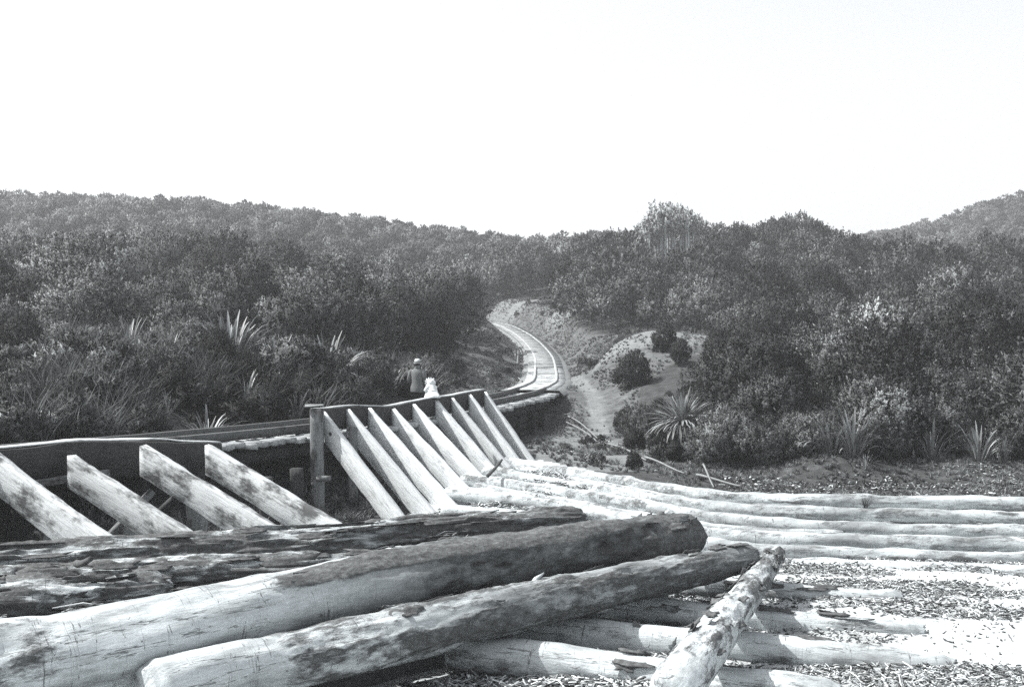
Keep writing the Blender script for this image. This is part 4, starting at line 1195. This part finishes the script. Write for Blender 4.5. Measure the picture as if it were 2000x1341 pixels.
k = (np.sqrt(((x-8.6)/4.6)**2 + ((y-57)/6.0)**2) > 1) & (seg_d(x, y, [(3.4,61),(3.5,55),(3.65,50),(3.6,46),(3.4,42.5)]) > 0.9); x, y, z = x[k], y[k], z[k]
scatter('bank_undergrowth', np.stack([x,y,z-.1],-1), rng.uniform(0,6.28,len(x)), rng.uniform(.25,.7,len(x)), rng.integers(0,4,len(x)), [src('g',m_) for m_ in LOW],
        'scattered low weeds on the grassy banks below the track', 'weeds')
FRINGE = [(4,29.5),(9,28.4),(22,27.9),(22,33),(14,33),(8,34),(4.5,34.5)]
x, y, z = region(2600, FRINGE, 1.0)
scatter('rubble_grass', np.stack([x,y,z-.02],-1), rng.uniform(0,6.28,len(x)), rng.uniform(.3,.9,len(x)), rng.integers(0,3,len(x)), [src('g',m_) for m_ in SHORT],
        'sparse short weeds on the rough strip beyond the yard', 'weeds')
x, y, z = region(900, [(-8.5,19.5),(-5,21),(-3.6,23.2),(-2.6,26),(-1.2,30),(0.2,34),(-1.4,34.5),(-3.6,29.5),(-5.6,25),(-9,20.6)], 0.0)
scatter('trestle_weeds', np.stack([x,y,z-.02],-1), rng.uniform(0,6.28,len(x)), rng.uniform(.6,1.6,len(x)), rng.integers(0,3,len(x)), [src('g',m_) for m_ in SHORT],
        'shaded grass growing under the trestle behind the skids', 'grass')
for px, py, s_, lab in ((1690,992,.35,'small dark grass tuft growing by the pole at the far right'),(1560,1018,.3,'thin dry tuft between the second and third far poles')):
    p = gp(px, py, 0.1)
    o = obj('grass_tuft', LONG[0], None, None, tuple(p)); o.scale = (s_,)*3
    tag(o, lab, 'grass tuft')

# ------------------------------------------------------------------ bark litter and chips
def litter(name, x, y, z, lo, hi, seed, label, wlo=0.02, whi=0.06, tone=(0.45,0.3), tilt=0.35, along=None):
    r = np.random.default_rng(seed); n = len(x)
    a = r.uniform(0, 6.28, n) if along is None else r.normal(along, 0.3, n); l = lo + (hi-lo)*r.beta(0.9, 3.2, n)*1.3; w = wlo*0.5 + (whi-wlo*0.5)*r.beta(1.0, 2.6, n)
    ax = unit(np.stack([np.cos(a), np.sin(a), r.normal(0, tilt, n)], -1))
    s_ = unit(np.cross(ax, np.stack([r.normal(0,tilt,n), r.normal(0,tilt,n), np.ones(n)], -1)))
    up = np.cross(s_, ax); up *= np.sign(up[:,2:3])
    c = np.stack([x, y, z], -1) + up*0.02
    bend_ = (r.uniform(-.1,.25,n)*l)[:,None]
    p0 = c - ax*l[:,None]/2; p1 = c + up*bend_*0.5; p2 = c + ax*l[:,None]/2
    k0, k1, k2 = r.uniform(.3,1,(n,1)), 1.0, r.uniform(.1,.9,(n,1)); w = w[:,None]
    th = up*0.012
    V = np.stack([p0-s_*w*k0, p0+s_*w*k0, p1+s_*w*k1, p1-s_*w*k1, p2+s_*w*k2, p2-s_*w*k2, p0-th, p1-th*2, p2-th], 1).reshape(-1,3)
    b = np.arange(n)[:,None]*9
    Q = np.concatenate([b+np.array([[0,1,2,3]]), b+np.array([[3,2,4,5]]), b+np.array([[1,6,7,2]]), b+np.array([[6,0,3,7]]), b+np.array([[2,7,8,4]]), b+np.array([[7,3,5,8]])])
    tn = np.clip(r.normal(tone[0], tone[1], n) + np.where(r.random(n) < 0.2, 0.35, 0), 0, 1)
    return tag(obj(name, mesh_np(name, V, Q, {'tone': np.repeat(tn, 9)}), M['litter']), label, 'bark litter', kind='stuff')

def patchy(n, poly, seed, sc, thr):
    poly = np.array(poly, float); lo, hi = poly.min(0), poly.max(0)
    x = rng.uniform(lo[0], hi[0], n); y = rng.uniform(lo[1], hi[1], n)
    m = in_poly(x, y, poly)
    dens = fbm(x*sc[0], y*sc[1], 0.0, seed, 4)
    m &= dens > thr + np.clip((x-5.0)*0.02, 0, 0.25)*(y < 20)
    x, y, dens = x[m], y[m], dens[m]
    return x, y, height(x, y) + np.clip(dens-thr, 0, .5)*0.25*rng.random(len(x))
x, y, z = patchy(42000, [(1.2,11.2),(5.0,11),(8.5,13),(9,17),(5,20.5),(0.5,17),(-1.5,13)], 91, (0.45,1.5), 0.09)
litter('bark_litter', x, y, z, 0.015, 0.22, 1, 'dark strips of bark and chips strewn between the bearer logs', 0.006, 0.024, (0.5,0.27))
x, y, z = patchy(36000, [(2.5,19),(18,17.2),(18,22),(4,22)], 92, (0.35,1.6), 0.09)
litter('bark_litter', x, y, z, 0.015, 0.2, 2, 'bands of bark litter between the white poles at the right of the yard', 0.006, 0.02, (0.52,0.27))
x, y, z = patchy(30000, [(1.5,10),(16,10),(20,22),(3,19)], 93, (0.3,0.9), 0.16)
litter('bark_litter', x, y, z, 0.03, 0.22, 3, 'thin scatter of chips over the bright open ground at lower right', 0.01, 0.03, (0.45,0.3))
x, y, z = patchy(7000, [(-3,22),(-1.2,21.6),(1.5,24),(2,29),(0.5,31),(-1,28)], 94, (0.8,0.8), 0.0)
litter('bark_litter', x, y, z+0.05, 0.06, 0.4, 4, 'splintered bark around the feet of the far skids', 0.012, 0.04, (0.5,0.3))
x, y, z = patchy(5200, [(-1.2,11.4),(1.6,11.6),(1.8,13.2),(-0.6,13.0)], 95, (0.8,0.8), -0.3)
litter('bark_litter', x, y, z+0.02, 0.08, 0.36, 5, 'thick drift of bark strips under the flaking log at the bottom', 0.012, 0.04, (0.52,0.28))
x, y, z = patchy(5000, [(5,28),(22,27.6),(22,32),(6,32)], 96, (0.6,0.9), -0.1)
litter('rubble', x, y, z, 0.05, 0.2, 6, 'loose rubble and chips on the rough strip beyond the yard', 0.03, 0.07, (0.33,0.22))
x, y, z = patchy(4200, [(1.5,33),(4.5,32.6),(3.6,42),(1.2,42)], 97, (0.6,0.9), 0.05)
litter('rubble', x, y, z, 0.04, 0.16, 7, 'small stones on the grassy bank beyond the far skids', 0.02, 0.05, (0.45,0.3))

x = 2 + 18*rng.random(7000)**1.8; y = rng.uniform(10.5, 23, 7000); k = x < 0.55*y + 5
litter('wood_chips', x[k], y[k], height(x[k], y[k]), 0.015, 0.14, 9, 'fine chips and splinters trodden into the pale ground of the yard', 0.005, 0.018, (0.4,0.3))
# heap of bark slabs filling the gaps of the front pile
hx = np.linspace(-9.5, 1.6, 150); hy = np.linspace(11.2, 18.8, 110)
HX, HY = np.meshgrid(hx, hy)
def heap_z(x, y):
    a0 = gp(-110,1332,1.02); a1 = gp(1352,1043,1.02); b0 = gp(-140,1098,1.0); b1 = gp(1138,1014,1.0)
    ya = a0.y + (x-a0.x)*(a1.y-a0.y)/(a1.x-a0.x); yb = b0.y + (x-b0.x)*(b1.y-b0.y)/(b1.x-b0.x)
    t = smooth(-0.1, 0.5, y-ya)*(1-smooth(0.0, 0.35, y-yb))*(1-smooth(0.4, 1.5, x))
    return -0.15 + t*(1.0 + 0.28*fbm(x*1.1, y*1.1, 0, 99, 4) - 0.10*smooth(-1, 1.2, x))
HZ = heap_z(HX, HY)
i = (np.arange(109)[:,None]*150 + np.arange(149)[None,:]).ravel()
bme = mesh_np('bark_heap', np.stack([HX,HY,HZ],-1).reshape(-1,3), np.stack([i,i+1,i+151,i+150],-1), {'bark': np.full(HX.size, 0.8)}, True)
tag(obj('bark_heap', bme, M['log_bark']), 'rotting bark and broken wood filling the gaps between the logs at left', 'bark heap', kind='stuff')
x = rng.uniform(-9, 1.2, 9000); y = rng.uniform(11.4, 18.6, 9000); z = heap_z(x, y); k = z > 0.45
litter('bark_litter', x[k], y[k], z[k]+0.02, 0.1, 0.65, 8, 'long strips and slabs of bark lying over the logs at left', 0.012, 0.04, (0.36,0.28), 0.12, 0.5)

# loose sticks
def stick(label, p0, p1, r, cat='pole', name='thin_pole', mat='sapling', group=None):
    p0, p1 = Vector(p0), Vector(p1); L = (p1-p0).length
    s_ = random.random()*9
    xs = np.linspace(0, L, 14); P = np.stack([xs, 0.02*L*np.sin(xs/L*3+s_)*0.5, 0.012*L*np.sin(xs/L*4+s_)], -1)
    V, Q, T = tube_np(P, np.linspace(r, r*0.6, 14), 7)
    o = obj(name, mesh_np(name, V, [Q,T], {'tone': np.full(len(V), .6)}, True), M[mat]); o.matrix_world = frame_matrix(p0, p1)
    return tag(o, label, cat, group)
def gpt(px, y, dz=0.06):
    x = (px-CX)/F*y; return Vector((x, y, float(height(x, y))+dz))
stick('long thin pole lying beside the stream bank, upper of the pair near the trestle', gpt(1108,46.0,.12), gpt(1178,40.0,.12), .032)
stick('long thin pole lying beside the stream bank, lower of the pair near the trestle', gpt(1106,44.8,.10), gpt(1172,39.3,.10), .032)
stick('thin pale pole running on along the yard edge from the tiny shrub', gpt(1180,39.6,.12), gpt(1262,34.8,.12), .035)
stick('thin pale pole beside the black bushes at the yard edge', gpt(1258,34.9,.14), gpt(1338,31.6,.14), .035)
stick('white stick lying across another beyond the far poles', gpt(1360,31.0,.16), gpt(1448,29.8,.16), .04)
stick('short stick crossed under the white stick beyond the far poles', gpt(1372,31.6,.3), gpt(1398,29.6,.06), .03)
stick('long sapling pole left of the uphill track, nearer one', gpt(1003,80,.1), gpt(1026,56.5,.1), .06)
stick('long sapling pole left of the uphill track, farther one', gpt(1003,86,.1), gpt(1012,60,.1), .05)
stick('short upright stake at the outer edge of the uphill track', gpt(1006,102,-.2), gpt(1006,102,.95), .06, 'stake', 'stake')
for k, (px, y, h_) in enumerate([(1196,38.0,.5),(1260,34.9,.55),(1293,33.6,.3),(1317,32.9,.25),(1513,32.4,.55)]):
    nm = ['first','second','third','fourth','last'][k]
    stick(f'thin upright stake along the yard edge, {nm} counting from the trestle', gpt(px,y,-.15), gpt(px,y,h_), .03, 'stake', 'stake', 'sapling', 'stakes along the yard edge')
stick('dark splintered stick lying among the feet of the far skids', gpt(953,27.6,.42), gpt(980,28.2,.75), .05, 'stick', 'broken_stick', 'stump')
stick('dark round stub poking up by the left edge of the barked logs', gp(150,1100,1.35), gp(178,1092,1.62), .05, 'stub', 'branch_stub_log', 'stump')

# ------------------------------------------------------------------ people
def mat_cloth(name, v, rough=0.95):
    return mat_plain(name, v, 0.18, 14, rough, None, 0.25, 0.1)
M['coat'] = mat_cloth('coat', 0.13); M['trousers'] = mat_cloth('trousers', 0.03); M['hat'] = mat_cloth('hat', 0.50)
M['hatband'] = mat_cloth('hatband', 0.03); M['skin'] = mat_plain('skin', 0.30, 0.08, 9, 0.6, None, 0.05, 0.3)
M['hair'] = mat_cloth('hair', 0.03); M['white_cloth'] = mat_cloth('white_cloth', 0.62); M['boot'] = mat_cloth('boot', 0.025)

def skin_body(name, J, E, R, mat, parent, root):
    keys = list(J); idx = {k: i for i, k in enumerate(keys)}
    me = bpy.data.meshes.new(name)
    me.from_pydata([J[k] for k in keys], [(idx[a], idx[b]) for a, b in E], [])
    o = obj(name, me, mat, parent)
    o.modifiers.new('skin', 'SKIN')
    for k in keys:
        r = R[k]; me.skin_vertices[0].data[idx[k]].radius = r if isinstance(r, tuple) else (r, r)
    me.skin_vertices[0].data[idx[root]].use_root = True
    md = o.modifiers.new('sub', 'SUBSURF'); md.levels = 1; md.render_levels = 2
    return o

def add_hand(J, E, R, wrist, tip_dir, side, pre, s=1.0):
    """palm with four unequal fingers and a thumb leaving its side"""
    w = np.array(J[wrist]); d = unit(np.array(tip_dir, float)); sd = unit(np.array(side, float)); pn = np.cross(d, sd)
    palm = w + d*0.07*s
    J[pre+'palm'] = tuple(palm); R[pre+'palm'] = (0.034*s, 0.018*s); E.append((wrist, pre+'palm'))
    for k, (off, ln_) in enumerate(((-0.028,.066),(-0.009,.078),(0.010,.073),(0.028,.056))):
        b = palm + d*0.03*s + sd*off*s; m1 = b + d*ln_*0.5*s; m2 = m1 + unit(d*0.8+pn*0.5)*ln_*0.5*s
        for nm, p in (('a', b), ('b', m1), ('c', m2)): J[f'{pre}f{k}{nm}'] = tuple(p); R[f'{pre}f{k}{nm}'] = 0.009*s
        E += [(pre+'palm', f'{pre}f{k}a'), (f'{pre}f{k}a', f'{pre}f{k}b'), (f'{pre}f{k}b', f'{pre}f{k}c')]
    t0 = w + d*0.035*s - sd*0.035*s; t1 = t0 + unit(d*0.7-sd*0.7)*0.03*s; t2 = t1 + unit(d+pn*0.3)*0.03*s
    for nm, p in (('t0', t0), ('t1', t1), ('t2', t2)): J[pre+nm] = tuple(p); R[pre+nm] = 0.011*s
    E += [(wrist, pre+'t0'), (pre+'t0', pre+'t1'), (pre+'t1', pre+'t2')]

def loft(name, rings, mat, parent, n=20, cap=True, wob=0.0, seed=0):
    """rings: (cx, cy, cz, rx, ry)"""
    a = np.linspace(0, 2*np.pi, n, endpoint=False); V = []
    for (cx, cy, cz, rx, ry) in rings:
        k = 1 + wob*vnoise(np.cos(a)*3+seed, np.sin(a)*3, cz*4, seed)
        V.append(np.stack([cx + rx*np.cos(a)*k, cy + ry*np.sin(a)*k, np.full(n, cz)], -1))
    V = np.concatenate(V); m = len(rings)
    i = np.arange(m-1)[:,None]*n; j = np.arange(n)[None,:]; k = (j+1)%n
    Q = np.stack([i+j, i+k, i+n+k, i+n+j], -1).reshape(-1,4); T = np.zeros((0,3), int)
    if cap:
        V = np.concatenate([V, np.array([rings[0][:3], rings[-1][:3]])]); b = m*n
        T = np.concatenate([np.stack([np.full(n,b), k[0], j[0]], -1), np.stack([np.full(n,b+1), (m-1)*n+j[0], (m-1)*n+k[0]], -1)])
    return obj(name, mesh_np(name, V, [Q,T], None, True), mat, parent)

def tube_part(name, pts, r, mat, parent, n=12):
    V, Q, T = tube_np(pts, r, n)
    return obj(name, mesh_np(name, V, [Q,T], None, True), mat, parent)

# man, seen from behind, facing up the track (local +Y is the way he faces)
mx, my = (815-CX)/F*36.2, 36.2
man = empty('person', (mx, my, float(height(mx, my))), math.radians(-12))
man.scale = (1.04, 1.04, 1.05)
tag(man, 'man in a grey tweed coat and pale-topped hat standing with his back turned', 'person')
J = {'pelvis':(0,0,.93),'belly':(0,.01,1.08),'chest':(0,0,1.28),'neckb':(0,0.0,1.44),'neck':(0,.015,1.50),'head0':(0,.03,1.58),'head1':(0,.03,1.67),'nose':(0,.125,1.60)}
R = {'pelvis':(.15,.11),'belly':(.145,.11),'chest':(.17,.115),'neckb':(.10,.08),'neck':.055,'head0':(.072,.085),'head1':(.078,.09),'nose':.014}
E = [('pelvis','belly'),('belly','chest'),('chest','neckb'),('neckb','neck'),('neck','head0'),('head0','head1'),('head0','nose')]
for s_, nm in ((-1,'l'),(1,'r')):
    J.update({nm+'sh':(s_*.19,0,1.41),nm+'el':(s_*.25,-.03,1.13),nm+'wr':(s_*.24,.10,.92),nm+'hip':(s_*.09,0,.88),nm+'kn':(s_*.10,.02,.48),nm+'an':(s_*.10,-.02,.09),nm+'toe':(s_*.12,.13,.04),nm+'ear':(s_*.083,.02,1.60)})
    R.update({nm+'sh':.062,nm+'el':.045,nm+'wr':.030,nm+'hip':.09,nm+'kn':.06,nm+'an':.045,nm+'toe':.038,nm+'ear':.014})
    E += [('chest',nm+'sh'),(nm+'sh',nm+'el'),(nm+'el',nm+'wr'),('pelvis',nm+'hip'),(nm+'hip',nm+'kn'),(nm+'kn',nm+'an'),(nm+'an',nm+'toe'),('head0',nm+'ear')]
    add_hand(J, E, R, nm+'wr', (s_*-0.15, .35, -.9), (-s_*0.2, .9, .35), nm)
skin_body('body', J, E, R, M['skin'], man, 'pelvis')
ct = loft('coat', [(0,0,.74,.225,.185),(0,0,.76,.23,.19),(0,-.005,.90,.205,.165),(0,0,1.05,.185,.145),(0,0,1.20,.195,.15),(0,0,1.32,.215,.15),(0,0,1.40,.205,.13),(0,.005,1.455,.13,.10),(0,.01,1.50,.075,.075)], M['coat'], man, 24, True, 0.05, 3)
for s_ in (-1, 1):
    tube_part('sleeve', [(s_*.16,0,1.415),(s_*.21,-.005,1.37),(s_*.262,-.035,1.13),(s_*.25,.085,.95)], [.07,.082,.068,.055], M['coat'], ct)
tube_part('collar', [(-.07,.05,1.49),(-.06,-.045,1.505),(0,-.075,1.51),(.06,-.045,1.505),(.07,.05,1.49)], .022, M['coat'], ct, 8)
for s_ in (-1, 1):
    tube_part('trouser_leg', [(s_*.085,0,.90),(s_*.10,.015,.50),(s_*.105,-.015,.10)], [.115,.088,.075], M['trousers'], man)
    tube_part('boot', [(s_*.105,-.07,.055),(s_*.11,.02,.06),(s_*.12,.15,.04)], [.05,.055,.04], M['boot'], man)
tube_part('hair', [(-.075,-.02,1.60),(-.03,-.075,1.60),(.03,-.075,1.60),(.075,-.02,1.60)], .035, M['hair'], man, 8)
for s_ in (-1,1): tube_part('eye', [(s_*.03,.108,1.63),(s_*.03,.116,1.63)], .010, M['hair'], man, 6)
hat = loft('hat', [(0,.03,1.655,.125,.14),(0,.03,1.668,.125,.14),(0,.03,1.672,.098,.112),(0,.03,1.74,.094,.106),(0,.03,1.775,.075,.085),(0,.03,1.785,.03,.03)], M['hat'], man, 22)
loft('hat_band', [(0,.03,1.672,.102,.116),(0,.03,1.705,.100,.114)], M['hatband'], hat, 22, False)

# child in white, sitting on the bumper beam with the back to the yard, looking right
cxp = at(850, 780, 31.4)
ch = empty('person', (cxp.x - 0.10, cxp.y + 0.10, cxp.z + 0.085), math.radians(35))
ch.scale = (0.88, 0.88, 0.84)
tag(ch, 'small child in white frock and frilled bonnet sitting on the bumper beam', 'person')
J = {'pelvis':(0,0,.08),'chest':(0,.02,.26),'neckb':(0,.06,.36),'neck':(0,.085,.40),'head0':(.02,.11,.45),'head1':(.02,.11,.51),'nose':(.03,.195,.465)}
R = {'pelvis':(.10,.085),'chest':(.095,.075),'neckb':(.06,.05),'neck':.036,'head0':(.068,.074),'head1':(.072,.078),'nose':.011}
E = [('pelvis','chest'),('chest','neckb'),('neckb','neck'),('neck','head0'),('head0','head1'),('head0','nose')]
for s_, nm in ((-1,'l'),(1,'r')):
    J.update({nm+'sh':(s_*.11,.02,.34),nm+'el':(s_*.15,.08,.22),nm+'wr':(s_*.09,.20,.17),nm+'hip':(s_*.06,.03,.07),nm+'kn':(s_*.07,.28,.08),nm+'an':(s_*.07,.31,-.16),nm+'toe':(s_*.075,.39,-.20)})
    R.update({nm+'sh':.038,nm+'el':.029,nm+'wr':.021,nm+'hip':.058,nm+'kn':.043,nm+'an':.03,nm+'toe':.025})
    E += [('chest',nm+'sh'),(nm+'sh',nm+'el'),(nm+'el',nm+'wr'),('pelvis',nm+'hip'),(nm+'hip',nm+'kn'),(nm+'kn',nm+'an'),(nm+'an',nm+'toe')]
    add_hand(J, E, R, nm+'wr', (-s_*0.3, .8, -.4), (0, -.3, -.9), nm, 0.65)
skin_body('body', J, E, R, M['skin'], ch, 'pelvis')
fr = loft('frock', [(0,-.06,-.03,.23,.29),(0,-.06,.00,.235,.30),(0,-.05,.08,.20,.235),(0,-.02,.17,.165,.165),(0,.02,.26,.165,.14),(0,.05,.34,.165,.13),(0,.08,.40,.145,.115),(.01,.10,.45,.11,.10),(.02,.12,.50,.06,.06)], M['white_cloth'], ch, 30, True, 0.22, 4)
for s_ in (-1, 1):
    tube_part('sleeve', [(s_*.10,.02,.36),(s_*.15,.04,.31),(s_*.18,.10,.22),(s_*.11,.21,.175)], [.055,.068,.06,.035], M['white_cloth'], fr)
bn = loft('bonnet', [(.02,.06,.42,.11,.08),(.02,.07,.45,.13,.11),(.02,.09,.49,.14,.125),(.02,.10,.54,.125,.125),(.02,.11,.575,.085,.09),(.02,.11,.59,.04,.045)], M['white_cloth'], ch, 26, True, 0.2, 6)
a = np.linspace(-0.7, np.pi+0.7, 19)
tube_part('frill', [(.02+(.155+.02*(-1)**i)*math.cos(q), .16+.012*(-1)**i, .49+(.13+.02*(-1)**i)*math.sin(q)) for i, q in enumerate(a)], .022, M['white_cloth'], bn, 7)
tube_part('bow', [(.06,.10,.575),(.11,.09,.605),(.15,.08,.61)], [.012,.026,.006], M['white_cloth'], bn, 8)
tube_part('sash', [(-.16,.0,.22),(-.08,-.12,.215),(.0,-.15,.215),(.08,-.12,.215),(.16,.0,.22)], .02, M['white_cloth'], fr, 8)
for s_ in (-1,1): tube_part('eye', [(.02+s_*.026,.186,.48),(.02+s_*.026,.193,.48)], .008, M['hair'], ch, 6)
for s_ in (-1, 1): tube_part('shoe', [(s_*.07,.28,-.19),(s_*.072,.33,-.19),(s_*.075,.41,-.20)], [.03,.036,.028], M['boot'], ch, 8)

# ------------------------------------------------------------------ hazy air
HZ_D = 0.00085
hv = np.array([(-460,-130,-40),(520,-130,-40),(520,660,-40),(-460,660,-40),(-460,-130,75),(520,-130,75),(520,660,75),(-460,660,75)], float)
hq = np.array([(0,3,2,1),(4,5,6,7),(0,1,5,4),(1,2,6,5),(2,3,7,6),(3,0,4,7)])
hm = bpy.data.materials.new('haze'); hm.use_nodes = True
hn = hm.node_tree; hn.nodes.remove(hn.nodes['Principled BSDF'])
pv = hn.nodes.new('ShaderNodeVolumePrincipled')
pv.inputs['Color'].default_value = (0.93, 0.95, 0.97, 1); pv.inputs['Density'].default_value = HZ_D; pv.inputs['Anisotropy'].default_value = 0.2
hn.links.new(pv.outputs[0], hn.nodes['Material Output'].inputs['Volume'])
tag(obj('haze', mesh_np('haze', hv, hq), hm), 'pale haze over the hills', 'haze', kind='stuff')

for o in col.objects:
    if o.get('label') and len(o['label'].split()) > 16: print('LONG', o['label'])
bpy.context.view_layer.update()
print('objects', len(bpy.data.objects), 'tris', sum(len(m_.polygons)*2 for m_ in bpy.data.meshes))
